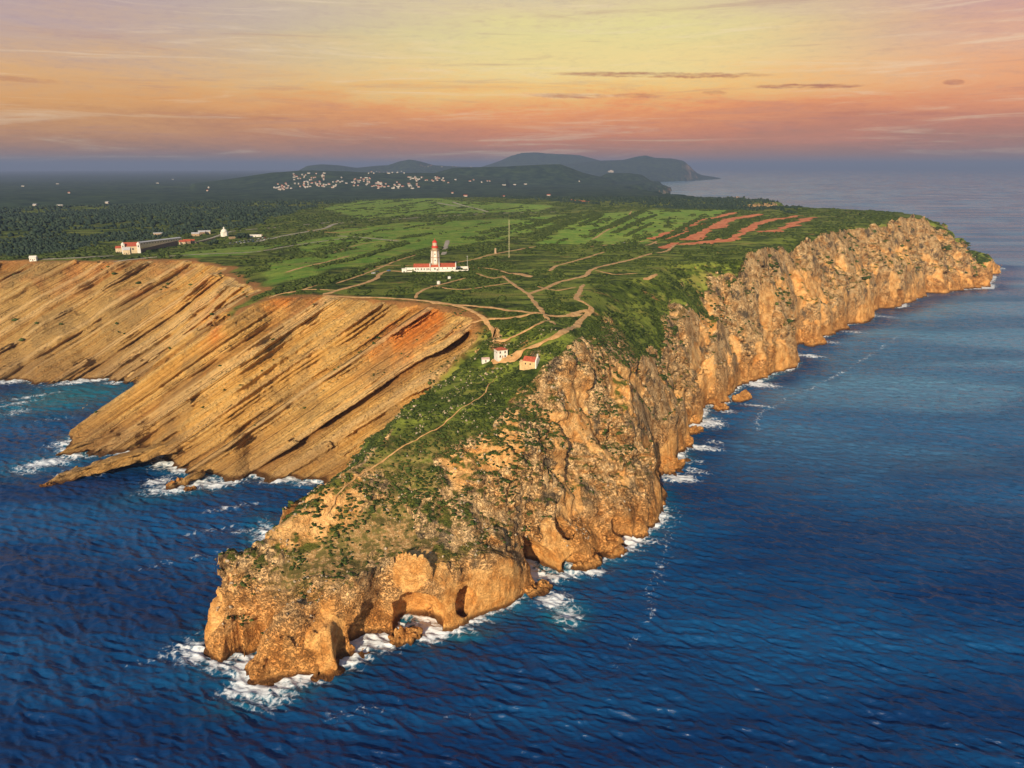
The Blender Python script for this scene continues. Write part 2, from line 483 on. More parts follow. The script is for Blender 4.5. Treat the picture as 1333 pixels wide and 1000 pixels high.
def rock(P, lf, ro):
    """displacement of the rock surface, positive carves"""
    D = np.zeros(len(P), f32)
    m = ro > 0.05
    if m.any():
        Pm, l, w = P[m], lf[m], ro[m]
        n45 = vn(Pm, 44, 31)
        n18 = vn(Pm * np.array([1, 1, 0.8], f32), 19, 32)
        n8 = vn(Pm, 8.0, 33)
        n4 = vn(Pm, 3.7, 34)
        n2 = vn(Pm, 1.9, 35)
        n90 = vn(Pm * np.array([1, 1, 0.45], f32), 62, 36)
        fine = np.clip(0.48 + 0.8 * sstep(Pm[:, 2] + 14 * n18, 16, 40) , 0, 1) * np.clip(0.75 + 0.6 * n45, 0.3, 1.1)
        face = face_mask(Pm)
        fine = fine * (1 - 0.62 * face)
        n30 = vn(Pm * np.array([1, 1, 0.7], f32), 25, 39)
        fine = fine * (1 - l) + l
        big = sstep(Pm[:, 1], 400, 540)
        gul = 0.33 - np.abs(vn(Pm * np.array([1, 1, 0.22], f32), 38, 37))
        d = (1 - l) * big * (6.0 * n90 + 7.0 * gul) + (2.2 + 2.2 * np.maximum(big, l)) * n45 + 2.6 * n18 - (1 - l) * (5.5 + 2.5 * big) * (np.abs(n30) - 0.32) - 3.0 * (np.abs(n8) - 0.3) * (0.25 + 0.75 * fine) + fine * (-2.3 * (np.abs(n4) - 0.3) - 1.3 * (np.abs(n2) - 0.3))
        rt = l < 0.98
        if rt.any():
            c1, c2 = cell(Pm[rt] * np.array([1, 1, 0.72], f32) + 2.2 * np.stack([n8[rt], n4[rt], n18[rt]], 1), 15.0, 41)
            e = c2 - c1
            d[rt] += (1 - l[rt]) * (3.2 * (0.22 - np.minimum(e, 0.5)) + 1.6 * c1)
            # gently tilted ledges
            bb = Pm[rt] @ np.array([0.10, 0.28, 0.95], f32) + 1.6 * n18[rt]
            d[rt] += (1 - l[rt]) * fine[rt] * (1.7 * line_noise(bb, 5.5, 51) + 0.8 * line_noise(bb + 0.6 * n4[rt], 2.1, 52))
            k1, k2 = cell(Pm[rt] * np.array([1, 1, 0.8], f32), 4.6, 42)
            d[rt] += (1 - l[rt]) * fine[rt] * (2.4 * (0.18 - np.minimum(k2 - k1, 0.4)) + 1.0 * (k1 - 0.5))
        lt = l > 0.02
        if lt.any():
            b = bed_coord(Pm[lt], n18[lt], n4[lt])
            s = 4.4 * line_noise(b, 9.0, 61, 6) + 4.0 * line_noise(b, 4.3, 62, 5) + 2.1 * line_noise(b, 2.1, 63, 4)
            j1, j2 = cell(Pm[lt] * np.array([1, 1, 1], f32), 6.0, 43)
            s = s + 2.0 * (0.2 - np.minimum(j2 - j1, 0.45)) * (0.5 + 0.5 * np.clip(line_noise(b, 4.8, 65), -1, 1))
            brk = 0.65 + 0.5 * vn(Pm[lt], 24, 64)
            s = 1.35 * s * np.clip(brk, 0.3, 1.25) + 3.4 * n45[lt] + 3.5 * (0.3 - np.abs(vn(Pm[lt] * np.array([1, 1, 0.2], f32), 46, 38))) + 0.9 * n8[lt] * np.abs(n18[lt]) - 0.5 * np.abs(n4[lt]) + 0.3 * n2[lt]
            d[lt] = d[lt] * (1 - l[lt]) + s * l[lt]
        # sea-cut notch at the water line
        d += 1.6 * np.exp(-((Pm[:, 2] - 1.0) / 2.2) ** 2)
        D[m] = d * w
    q = ~m | (ro < 0.3)
    if q.any():
        D[q] += 0.35 * vn(P[q], 7.0, 71) * (1 - ro[q]) + 0.2 * vn(P[q], 2.8, 72) * (1 - ro[q])
    return D


def at(px, py, z, inward=0.0, nx=0.0, ny=0.0):
    x, y = up(px, py, z)
    return np.array([x + nx * inward, y + ny * inward, z], f32)


# sea caves and hollows: centre, axis directions, radii
def cave(c, ang, ra, rb, rc, tilt=0.0):
    u = np.array([math.cos(ang), math.sin(ang), 0]); v = np.array([-math.sin(ang), math.cos(ang), 0]); w = np.array([0, 0, 1.0])
    if tilt:
        u, w = u * math.cos(tilt) + w * math.sin(tilt), w * math.cos(tilt) - u * math.sin(tilt)
    return c, np.stack([u, v, w]).astype(f32), np.array([ra, rb, rc], f32)


def hollow(px, py, inward, ang, ra, rb, rc, tilt=0.0, dz=0.0, dirn=(-0.45, 0.89)):
    p = hit(px, py)
    return cave(np.array([p.x + dirn[0] * inward, p.y + dirn[1] * inward, p.z + dz], f32), ang, ra, rb, rc, tilt)


CAVES = [
    hollow(549, 810, 6, 0.55, 14.5, 17, 17.5, dz=-3),
    hollow(606, 788, 4, 0.55, 7.5, 13, 11.0, dz=-2),
    hollow(704, 742, 6, 0.75, 11, 24, 22, 0.25, dz=-3, dirn=(-0.6, 0.8)),
    hollow(748, 734, 2, 0.6, 9, 7, 6),
    hollow(484, 815, 0, 0.45, 14, 9, 17, -0.4, dz=-2),
    hollow(442, 846, 0, 0.5, 5, 6, 6),
    hollow(322, 846, 2, 1.15, 13, 5.0, 24, dz=0),
    hollow(338, 826, 0, 1.05, 14, 4.0, 15, dz=0),
    hollow(812, 690, 1, 0.7, 7, 7, 14, 0.6, dirn=(-0.7, 0.7)),
    hollow(735, 690, 1, 0.7, 5, 6, 14, 0.5, dirn=(-0.7, 0.7)),
    hollow(904, 553, 0, 0.9, 7, 6, 9, dirn=(-0.7, 0.7)),
    hollow(926, 528, 1, 0.9, 7, 7, 8, dirn=(-0.7, 0.7)),
    hollow(990, 470, 1, 0.5, 16, 8, 9, 0.6, dirn=(-0.7, 0.7)),
    hollow(1012, 420, 1, 0.9, 7, 9, 14, dirn=(-0.7, 0.7)),
    hollow(1080, 350, 2, 0.9, 12, 12, 22, dirn=(-0.7, 0.7)),
    hollow(1130, 345, 2, 0.9, 9, 10, 18, dirn=(-0.7, 0.7)),
    hollow(1040, 365, 2, 0.9, 10, 10, 20, dirn=(-0.7, 0.7)),
]

FINS = [(at(84, 622, 0), at(300, 560, 26), 4.0, 13.0, 0), (at(96, 586, 1), at(250, 540, 24), 4.0, 11.0, 0), (at(150, 603, 0), at(320, 556, 26), 4.0, 12.0, 0), (at(228, 632, 0), at(262, 618, 4), 3.0, 6.0, 0)]


def build_near():
    vid_all, pos_all, quads_all = [], [], []
    lab = []
    SL = 48
    zs = (Z0 + DZ * np.arange(NK)).astype(f32)
    ci, cj, ck = NI, NJ, NK
    for j0 in range(0, NJ - 1, SL):
        j1 = min(j0 + SL + 2, NJ)
        nj = j1 - j0
        if nj < 3:
            break
        hh = GH[:, j0:j1].astype(f32)
        if hh.max() < Z0 - 6:
            continue
        Fv = (zs[None, None] - hh[..., None]) / GS[:, j0:j1, None]
        A = AMP[:, j0:j1]
        act = np.argwhere(np.abs(Fv) < A[..., None] + 1.0)
        i, j, k = act[:, 0], act[:, 1], act[:, 2]
        jg = j + j0
        P = np.stack([GX[i, jg], GY[i, jg], zs[k]], 1).astype(f32)
        d = rock(P, GLEFT[i, jg].astype(f32), GROUGH[i, jg])
        lim = AMP[i, jg] - 0.2
        gl = GLEFT[i, jg].astype(f32)
        d = np.clip(d, -(0.36 + 0.2 * gl) * lim * (1 - gl * sstep(GDR[i, jg], -14, 0).astype(f32)), lim)
        val = Fv[i, j, k] + d
        Fv[i, j, k] = val
        rmin, rmax = rr[j0], rr[j1 - 1]
        for c, R, rad in CAVES:
            rc = math.hypot(c[0], c[1]); mr = float(rad.max()) + 4
            if rc + mr < rmin or rc - mr > rmax:
                continue
            tc_ = math.atan2(c[0], c[1]); dt = mr / rc
            ia, ib = max(0, int((tc_ - dt - TH0) / DTH)), min(NI, int((tc_ + dt - TH0) / DTH) + 2)
            ka, kb = max(0, int((c[2] - mr - Z0) / DZ)), min(NK, int((c[2] + mr - Z0) / DZ) + 2)
            if ib <= ia or kb <= ka:
                continue
            xx = np.broadcast_to(GX[ia:ib, j0:j1, None], (ib - ia, nj, kb - ka)).astype(f32)
            yy = np.broadcast_to(GY[ia:ib, j0:j1, None], (ib - ia, nj, kb - ka)).astype(f32)
            zz = np.broadcast_to(zs[None, None, ka:kb], (ib - ia, nj, kb - ka))
            p = np.stack([xx.ravel(), yy.ravel(), zz.ravel()], 1)
            q = ((p - c) @ R.T) / rad
            e = (1 - np.sqrt((q ** 2).sum(1))) * float(rad.min())
            e = e + 1.0 * vn(p, 9, 81) + 0.5 * vn(p, 3.5, 82)
            Fv[ia:ib, :, ka:kb] = np.maximum(Fv[ia:ib, :, ka:kb], e.reshape(xx.shape))
        for c0, c1, r0_, r1_, up_ in FINS:
            xs_, ys_ = [c0[0], c1[0]], [c0[1], c1[1]]
            rc = [math.hypot(a, b) for a, b in zip(xs_, ys_)]
            if min(rc) - 30 > rmax or max(rc) + 30 < rmin:
                continue
            tt_ = [math.atan2(a, b) for a, b in zip(xs_, ys_)]
            ia, ib = max(0, int((min(tt_) - 0.05 - TH0) / DTH)), min(NI, int((max(tt_) + 0.05 - TH0) / DTH) + 2)
            kb = min(NK, int((max(c0[2], c1[2]) + 20 - Z0) / DZ))
            shp = (ib - ia, nj, kb)
            p = np.stack([np.broadcast_to(GX[ia:ib, j0:j1, None], shp).ravel(), np.broadcast_to(GY[ia:ib, j0:j1, None], shp).ravel(), np.broadcast_to(zs[None, None, :kb], shp).ravel()], 1).astype(f32)
            ab = c1 - c0
            t = np.clip(((p - c0) @ ab) / (ab @ ab), 0, 1)
            q = p - c0 - t[:, None] * ab
            # a tilted slab: thin across the beds, wide along them
            dn = q @ NB.astype(f32); q2 = q - dn[:, None] * NB.astype(f32)
            dd = np.maximum(np.abs(dn) / r0_, np.sqrt((q2 ** 2).sum(1)) / r1_) - 1
            e = dd * min(r0_, r1_) + 0.8 * vn(p, 7, 83) + 1.3 * line_noise(dn + 0.5 * vn(p, 12, 85), 1.6, 84)
            Fv[ia:ib, :, :kb] = np.minimum(Fv[ia:ib, :, :kb], e.reshape(shp))
        neg = Fv < 0
        # cells with a sign change
        s = np.zeros((NI - 1, nj - 1, NK - 1), np.int8)
        for a in (0, 1):
            for b in (0, 1):
                for c in (0, 1):
                    s += neg[a:NI - 1 + a, b:nj - 1 + b, c:NK - 1 + c]
        cells = np.argwhere((s > 0) & (s < 8))
        if not len(cells):
            continue
        I, J, K = cells.T
        acc = np.zeros((len(cells), 3), f32); cnt = np.zeros(len(cells), f32)
        cor = {}
        for a in (0, 1):
            for b in (0, 1):
                for c in (0, 1):
                    cor[(a, b, c)] = Fv[I + a, J + b, K + c]
        for ax in range(3):
            for o in ((0, 0), (0, 1), (1, 0), (1, 1)):
                p0 = list(o); p0.insert(ax, 0); p1 = list(o); p1.insert(ax, 1)
                v0, v1 = cor[tuple(p0)], cor[tuple(p1)]
                mm = (v0 < 0) != (v1 < 0)
                t = np.where(mm, v0 / np.where(mm, v0 - v1, 1), 0)
                pt = np.tile(np.array(p0, f32), (len(cells), 1))
                pt[:, ax] = t
                acc += pt * mm[:, None]
                cnt += mm
        loc = acc / cnt[:, None]
        gid = (I.astype(np.int64) * NJ + (J + j0)) * NK + K
        tt = TH0 + DTH * (I + loc[:, 0]); r_ = np.exp(L0 + DL * (J + j0 + loc[:, 1])); z = Z0 + DZ * (K + loc[:, 2])
        vid_all.append(gid)
        pos_all.append(np.stack([np.sin(tt) * r_, np.cos(tt) * r_, z], 1))
        # faces: one quad round each grid edge that changes sign; the last row belongs to the next slab
        jtop = nj - 2 if j1 < NJ else nj - 1
        for ax in range(3):
            lo = [1, 1, 1]
            hi = [NI - 1, jtop, NK - 1]
            lo[ax] = 0
            if ax == 1:
                lo[1] = 0
                hi[1] = jtop
            else:
                hi[1] = nj - 1
            # edges starting at j = 0 of a later slab were made by the previous slab (as its j = SL)
            sl0 = tuple(slice(l, h) for l, h in zip(lo, hi))
            sl1 = tuple(slice(l + (1 if n == ax else 0), h + (1 if n == ax else 0)) for n, (l, h) in enumerate(zip(lo, hi)))
            x0, x1 = neg[sl0], neg[sl1]
            ed = np.argwhere(x0 != x1)
            if not len(ed):
                continue
            flip = x0[tuple(ed.T)]
            ed = ed + np.array(lo)
            if ax != 1 and j0 > 0:
                pass
            u, w = [n for n in range(3) if n != ax]
            offs = ((0, 0), (1, 0), (1, 1), (0, 1))
            qs = []
            for ou, ow in offs:
                cc = ed.copy()
                cc[:, u] -= ou; cc[:, w] -= ow
                qs.append((cc[:, 0].astype(np.int64) * NJ + (cc[:, 1] + j0)) * NK + cc[:, 2])
            q4 = np.stack(qs, 1)
            fl = flip if ax != 1 else ~flip
            q4[~fl] = q4[~fl][:, ::-1]
            quads_all.append(q4)
    vid = np.concatenate(vid_all); pos = np.concatenate(pos_all)
    uid, first = np.unique(vid, return_index=True)
    pos = pos[first]
    qd = np.concatenate(quads_all)
    ix = np.searchsorted(uid, qd)
    ok = (ix < len(uid)).all(1)
    ix = np.minimum(ix, len(uid) - 1)
    ok &= (uid[ix] == qd).all(1)
    q = ix[ok]
    return uid, pos, q


UID, POS, QUADS = build_near()
print('near land', len(POS), len(QUADS))
# highest surface in each column, for standing things on the land
TOP = np.full((NI, NJ), -40.0)
ii = UID // (NJ * NK); jj = (UID // NK) % NJ
np.maximum.at(TOP, (ii, jj), POS[:, 2])
TOP = np.where(TOP < -30, GH, TOP)


def top(x, y):
    return bil(TOP, x, y)


def mesh_np(name, verts, faces, n=None, mat=None, smooth=True, attrs=None):
    """mesh from numpy arrays (all faces with the same number of corners)"""
    me = bpy.data.meshes.new(name)
    verts = np.ascontiguousarray(verts, f32); faces = np.ascontiguousarray(faces, np.int32)
    k = faces.shape[1]
    me.vertices.add(len(verts)); me.vertices.foreach_set('co', verts.ravel())
    me.loops.add(faces.size); me.loops.foreach_set('vertex_index', faces.ravel())
    me.polygons.add(len(faces))
    me.polygons.foreach_set('loop_start', np.arange(0, faces.size, k, dtype=np.int32))
    me.polygons.foreach_set('loop_total', np.full(len(faces), k, np.int32))
    me.update(calc_edges=True)
    me.polygons.foreach_set('use_smooth', np.full(len(faces), smooth, bool))
    for nm, v in (attrs or {}).items():
        at_ = me.attributes.new(nm, 'FLOAT', 'POINT')
        at_.data.foreach_set('value', np.ascontiguousarray(v, f32))
    me.validate()
    if mat:
        me.materials.append(mat)
    o = bpy.data.objects.new(name, me)
    C.objects.link(o)
    return o


def setting(o, kind='structure'):
    o['kind'] = kind
    return o


# ------------------------------------------------------------------ masks on the land
def plan_poly(px):
    return [tuple(hit(*p)[:2]) for p in px]


MEADOWS = [plan_poly(p) for p in (
    [(440, 300), (520, 290), (640, 286), (735, 279), (720, 292), (680, 305), (640, 318), (590, 324), (575, 318), (540, 330), (470, 350), (430, 345), (480, 325), (430, 318)],
    [(700, 318), (760, 280), (850, 273), (955, 273), (905, 290), (858, 312), (830, 318)],
    [(455, 258), (560, 253), (600, 262), (650, 264), (720, 268), (700, 275), (560, 279), (470, 285), (420, 272)],
    [(380, 316), (450, 304), (520, 300), (470, 318), (400, 330)],
    [(340, 345), (480, 322), (520, 326), (420, 356), (350, 372)],
    [(220, 330), (300, 322), (370, 318), (330, 330), (250, 338)],
)]


def fields(X, Y):
    f = np.zeros(X.shape)
    wx = X + 7 * vn2(X, Y, 28, 91); wy = Y + 7 * vn2(X, Y, 28, 92)
    for p in MEADOWS:
        f = np.maximum(f, sstep(poly_sd(wx, wy, p), -4, 8))
    return f


GFIELD = fields(GX, GY)
GLAND = GDC


def land_attrs(x, y, z):
    cl = np.maximum(bil(GCL, x, y), sstep(top(x, y) - z, 2.0, 4.0))
    P = np.stack([x, y, z], 1).astype(f32)
    b = bed_coord(P, vn(P * np.array([1, 1, 0.8], f32), 19, 32), vn(P, 3.7, 34))
    bed = -(0.5 * line_noise(b, 9.0, 61, 6) + 0.5 * line_noise(b, 4.3, 62, 5))
    return {'bed': bed, 'face': face_mask(P), 'cliff': cl, 'left': bil(GLEFT, x, y), 'field': bil(GFIELD, x, y), 'rimd': bil(np.clip(GDR, -80, 400), x, y),
            'far': np.zeros(len(x))}


# ------------------------------------------------------------------ materials
def new_mat(name):
    m = bpy.data.materials.new(name)
    m.use_nodes = True
    return m, NT(m.node_tree)


def out(N, sh, disp=None):
    o = N.n('ShaderNodeOutputMaterial')
    N.t.links.new(sh, o.inputs[0])


def simple(name, col, rough=0.85, var=0.12, scale=0.6, metallic=0.0):
    m, N = new_mat(name)
    pos = N.n('ShaderNodeTexCoord').outputs['Object']
    n = N.noise(pos, scale, 4, 0.6)
    dark = tuple(c * (1 - var * 2) for c in col)
    lite = tuple(min(1, c * (1 + var)) for c in col)
    c = N.mix(N.ss(n, 0.3, 0.7), dark, lite)
    b = N.n('ShaderNodeBsdfPrincipled', {}, Base_Color=c, Roughness=rough, Metallic=metallic)
    out(N, b.outputs[0])
    return m


_a, _b = hit(420, 366), hit(555, 325)
STRIPE = math.atan2(_b.y - _a.y, _b.x - _a.x)


def land_material():
    m, N = new_mat('land')
    pos = N.n('ShaderNodeNewGeometry')
    P, Nn = pos.outputs['Position'], pos.outputs['True Normal']
    sz = N.n('ShaderNodeSeparateXYZ', {}, Vector=P).outputs[2]
    nz = N.n('ShaderNodeSeparateXYZ', {}, Vector=pos.outputs['Normal']).outputs[2]
    cl, lf, fd, rd = N.attr('cliff'), N.attr('left'), N.attr('field'), N.attr('rimd')
    n80 = N.noise(P, 1 / 70, 3, 0.6)
    n25 = N.noise(P, 1 / 24, 4, 0.6, 0.4)
    n9 = N.noise(P, 1 / 8, 4, 0.6, 0.3)
    n3 = N.noise(P, 1 / 2.6, 4, 0.65)
    n1 = N.noise(P, 1 / 0.9, 3, 0.65)
    # limestone of the right side: pale where weathered, orange where freshly broken, grey lichen patches
    pale = N.mix(N.ss(n9, 0.35, 0.65), lin(236, 200, 146), lin(196, 152, 98))
    orange = N.mix(N.ss(n9, 0.35, 0.68), lin(228, 160, 82), lin(190, 124, 58))
    grey = N.mix(n3, lin(92, 82, 66), lin(140, 122, 96))
    low = N.ss(N.m('ADD', sz, N.m('MULTIPLY', N.m('SUBTRACT', n25, 0.5), 60)), 46, 10)
    fresh = N.m('MULTIPLY', N.ss(nz, 0.42, 0.05), N.ss(n25, 0.42, 0.58))
    rk = N.mix(N.m('MAXIMUM', N.m('MULTIPLY', low, 0.8), N.m('MULTIPLY', fresh, 0.5)), pale, orange)
    rk = N.mix(N.m('MULTIPLY', N.ss(N.noise(P, 1 / 19, 5, 0.7), 0.52, 0.64), N.ss(sz, 15, 45)), rk, grey)
    fce = N.attr('face')
    rk = N.mix(N.m('MULTIPLY', fce, 0.62), rk, N.mix(N.ss(n9, 0.35, 0.65), lin(238, 184, 110), lin(206, 142, 72)))
    # cracks and pits
    wv = N.n('ShaderNodeVectorMath', {'operation': 'ADD'})
    N.set(wv, 'i0', P)
    wn = N.n('ShaderNodeTexNoise', {}, Vector=P, Scale=0.25, Detail=3.0)
    ws = N.n('ShaderNodeVectorMath', {'operation': 'SCALE'}, Scale=6.0)
    N.set(ws, 'i0', wn.outputs['Color']); N.set(wv, 'i1', ws.outputs[0])
    vor = N.n('ShaderNodeTexVoronoi', {'feature': 'DISTANCE_TO_EDGE'}, Vector=wv.outputs[0], Scale=1 / 3.4).outputs[0]
    crk = N.m('MULTIPLY', N.ss(vor, 0.07, 0.0), N.m('MULTIPLY', N.ss(n9, 0.54, 0.66), N.m('MULTIPLY', N.ss(sz, 8, 34, 0.3, 1.0), N.ss(N.attr('face'), 0.0, 1.0, 1.0, 0.15))))
    sp = N.n('ShaderNodeMapping', {}, Vector=wv.outputs[0])
    sp.inputs['Scale'].default_value = (1.0, 1.0, 1.7)
    lich = N.noise(sp.outputs[0], 1 / 1.9, 3, 0.7, 0.6)
    pits = N.m('MULTIPLY', N.ss(lich, 0.52, 0.62), N.ss(N.noise(P, 1 / 13, 4, 0.65), 0.36, 0.56))
    # left cliffs: beds
    dot = N.n('ShaderNodeVectorMath', {'operation': 'DOT_PRODUCT'})
    N.set(dot, 'i0', P); N.set(dot, 'i1', tuple(NB))
    bed = N.m('ADD', dot.outputs['Value'], N.m('ADD', N.m('MULTIPLY', n25, 1.0), N.m('MULTIPLY', n3, 0.45)))
    bc = N.n('ShaderNodeCombineXYZ', {}, X=bed, Y=N.m('MULTIPLY', n80, 3.0), Z=0.0)
    b1 = N.noise(bc, 0.20, 3, 0.6)
    b2 = N.noise(bc, 0.85, 3, 0.65)
    b3 = N.noise(N.n('ShaderNodeCombineXYZ', {}, X=bed, Y=N.m('MULTIPLY', n9, 2.2), Z=0.0), 1.5, 4, 0.7)
    blk = N.n('ShaderNodeTexVoronoi', {'feature': 'DISTANCE_TO_EDGE'}, Vector=wv.outputs[0], Scale=1 / 4.4).outputs[0]
    lr = N.ramp(b1, [(0.25, lin(156, 108, 54)), (0.42, lin(210, 160, 82)), (0.55, lin(228, 186, 112)), (0.66, lin(216, 160, 76)), (0.8, lin(170, 124, 70))])
    lr = N.mix(N.m('MULTIPLY', N.m('MULTIPLY', N.ss(n80, 0.5, 0.66), N.ss(sz, 60, 115)), 0.75), lr, lin(222, 122, 44))
    lr = N.mix(N.m('MULTIPLY', N.ss(b2, 0.56, 0.70), 0.75), lr, lin(224, 186, 126))
    lr = N.mix(N.m('MULTIPLY', N.ss(N.noise(P, 1 / 55, 4, 0.6, 0.5), 0.48, 0.60), 0.5), lr, lin(146, 122, 84))
    px_ = N.n('ShaderNodeSeparateXYZ', {}, Vector=P).outputs[0]
    lr = N.mix(N.ss(N.m('ADD', px_, N.m('MULTIPLY', n80, 80)), -340, -420, 0.0, 0.5), lr, lin(156, 132, 86))
    bd = N.attr('bed')
    lr = N.mix(N.m('MULTIPLY', N.ss(bd, 0.15, 0.5), 0.55), lr, lin(226, 192, 136))
    lr = N.mix(N.m('MULTIPLY', N.ss(bd, -0.2, -0.6), 0.6), lr, lin(140, 94, 44))
    lr = N.mix(N.m('MULTIPLY', N.ss(b2, 0.43, 0.35), 0.9), lr, lin(100, 70, 38))
    lr = N.mix(N.m('MULTIPLY', N.ss(b3, 0.46, 0.36), 0.42), lr, lin(92, 62, 32))
    lr = N.mix(N.m('MULTIPLY', N.ss(b3, 0.58, 0.68), 0.5), lr, lin(236, 200, 140))
    lr = N.mix(N.m('MULTIPLY', N.m('MULTIPLY', N.ss(lich, 0.55, 0.62), N.ss(b1, 0.48, 0.58)), 0.8), lr, lin(50, 46, 26))
    lr = N.mix(N.m('MULTIPLY', N.ss(sz, 50, 5), 0.5), lr, lin(136, 102, 66))
    rk = N.mix(N.m('MULTIPLY', crk, 0.85), rk, lin(48, 36, 24))
    rk = N.mix(N.m('MULTIPLY', N.m('MULTIPLY', pits, N.ss(fce, 0.0, 1.0, 0.76, 0.28)), N.ss(sz, 6, 26, 0.35, 1.0)), rk, lin(44, 36, 26))
    lr = N.mix(N.m('MULTIPLY', crk, 0.25), lr, lin(70, 48, 26))
    rock_c = N.mix(lf, rk, lr)
    # wet foot of the cliffs
    wet = N.ss(N.m('ADD', sz, N.m('MULTIPLY', n9, 4.0)), 5.2, 2.4)
    rock_c = N.mix(N.m('MULTIPLY', wet, 0.85), rock_c, lin(70, 42, 22))
    # scrub, grass and bare soil on the tops
    stm = N.n('ShaderNodeMapping', {}, Vector=P)
    stm.inputs['Rotation'].default_value = (0, 0, -STRIPE)
    stm.inputs['Scale'].default_value = (0.28, 1.0, 1.0)
    strp = N.noise(stm.outputs[0], 1 / 20, 5, 0.62, 0.3)
    opn = N.ss(strp, 0.46, 0.56)
    dry = N.ss(N.noise(stm.outputs[0], 1 / 34, 5, 0.65), 0.52, 0.64)
    scrub = N.mix(N.ss(n9, 0.35, 0.65), lin(36, 52, 20), lin(88, 104, 38))
    grass = N.mix(N.ss(n25, 0.3, 0.7), lin(100, 146, 48), lin(154, 172, 72))
    grass = N.mix(N.m('MULTIPLY', N.ss(n9, 0.45, 0.7), 0.45), grass, lin(78, 92, 40))
    grass = N.mix(N.m('MULTIPLY', dry, 0.55), grass, lin(146, 138, 76))
    grass = N.mix(N.m('MULTIPLY', N.ss(strp, 0.40, 0.30), 0.6), grass, lin(54, 72, 32))
    soil = N.mix(n3, lin(150, 112, 68), lin(186, 146, 96))
    top_c = N.mix(N.m('MULTIPLY', opn, 0.75), scrub, lin(130, 142, 58))
    top_c = N.mix(N.m('MULTIPLY', N.m('MULTIPLY', dry, opn), 0.6), top_c, lin(150, 138, 74))
    bare = N.m('MULTIPLY', N.ss(N.noise(stm.outputs[0], 1 / 15, 6, 0.68), 0.60, 0.67), N.ss(n80, 0.42, 0.56))
    top_c = N.mix(N.m('MULTIPLY', bare, 0.75), top_c, lin(170, 132, 82))
    top_c = N.mix(fd, top_c, grass)
    spitm = N.ss(N.n('ShaderNodeSeparateXYZ', {}, Vector=P).outputs[1], 450, 370)
    top_c = N.mix(N.m('MULTIPLY', spitm, 0.8), top_c, N.mix(n9, lin(84, 80, 42), lin(128, 110, 64)))
    stony = N.m('MULTIPLY', spitm, N.ss(N.m('ADD', N.m('MULTIPLY', n3, 0.6), N.m('MULTIPLY', n9, 0.4)), 0.44, 0.58))
    top_c = N.mix(N.m('MULTIPLY', stony, 0.9), top_c, N.mix(N.ss(n1, 0.5, 0.62), soil, lin(206, 176, 130)))
    rim = N.m('MULTIPLY', N.ss(N.m('ADD', rd, N.m('MULTIPLY', N.m('SUBTRACT', n25, 0.5), 26)), 15, 5), lf)
    top_c = N.mix(N.m('MULTIPLY', rim, 0.9), top_c, lin(176, 124, 74))
    # scrub growing on ledges of the right side
    ledge = N.m('MULTIPLY', N.m('MULTIPLY', N.ss(nz, 0.55, 0.8), N.ss(sz, 26, 44)), N.m('MULTIPLY', N.ss(n9, 0.44, 0.58), N.m('SUBTRACT', 1.0, lf)))
    rock_c = N.mix(N.m('MULTIPLY', ledge, 0.9), rock_c, scrub)
    cm = N.ss(N.m('ADD', cl, N.m('MULTIPLY', N.m('SUBTRACT', n9, 0.5), 0.8)), 0.35, 0.6)
    col = N.mix(cm, top_c, rock_c)
    hgt = N.m('ADD', N.m('ADD', N.m('MULTIPLY', n3, 0.9), N.m('MULTIPLY', n1, 0.35)), N.m('MULTIPLY', N.ss(vor, 0.0, 0.14), N.m('MULTIPLY', N.m('MULTIPLY', cm, N.ss(n9, 0.52, 0.66)), N.ss(fce, 0.0, 1.0, 0.7, 0.05))))
    hgt = N.m('ADD', hgt, N.m('MULTIPLY', N.m('ADD', N.m('ADD', b2, b3), N.m('MULTIPLY', N.ss(blk, 0.0, 0.12), 0.35)), N.m('MULTIPLY', lf, 1.5)))
    hgt = N.m('SUBTRACT', hgt, N.m('MULTIPLY', N.m('MULTIPLY', N.ss(lich, 0.45, 0.62), N.m('MULTIPLY', N.m('MULTIPLY', cm, N.ss(fce, 0.0, 1.0, 1.0, 0.25)), N.ss(lf, 0.0, 1.0, 1.0, 0.12))), 1.1))
    bmp = N.n('ShaderNodeBump', {}, Strength=1.0, Distance=1.3, Height=hgt)
    b = N.n('ShaderNodeBsdfPrincipled', {}, Base_Color=col, Roughness=0.92, Normal=bmp.outputs[0])
    b.inputs['Specular IOR Level'].default_value = 0.15
    out(N, b.outputs[0])
    return m


M = {}
M['land'] = land_material()
near = mesh_np('headland_terrain', POS, QUADS, mat=M['land'], attrs=land_attrs(POS[:, 0], POS[:, 1], POS[:, 2]))
setting(near)

# ------------------------------------------------------------------ far land
FT = np.linspace(-0.80, 0.60, 520)
FR = np.exp(np.linspace(math.log(3240.0), math.log(42000.0), 420))
FX = np.sin(FT)[:, None] * FR[None]; FY = np.cos(FT)[:, None] * FR[None]
FH, FDC, FDR, _, _ = ground(FX, FY)


def grid_faces(a, b):
    i = np.arange(a * b).reshape(a, b)
    return np.stack([i[:-1, :-1], i[:-1, 1:], i[1:, 1:], i[1:, :-1]], -1).reshape(-1, 4)[:, ::-1]


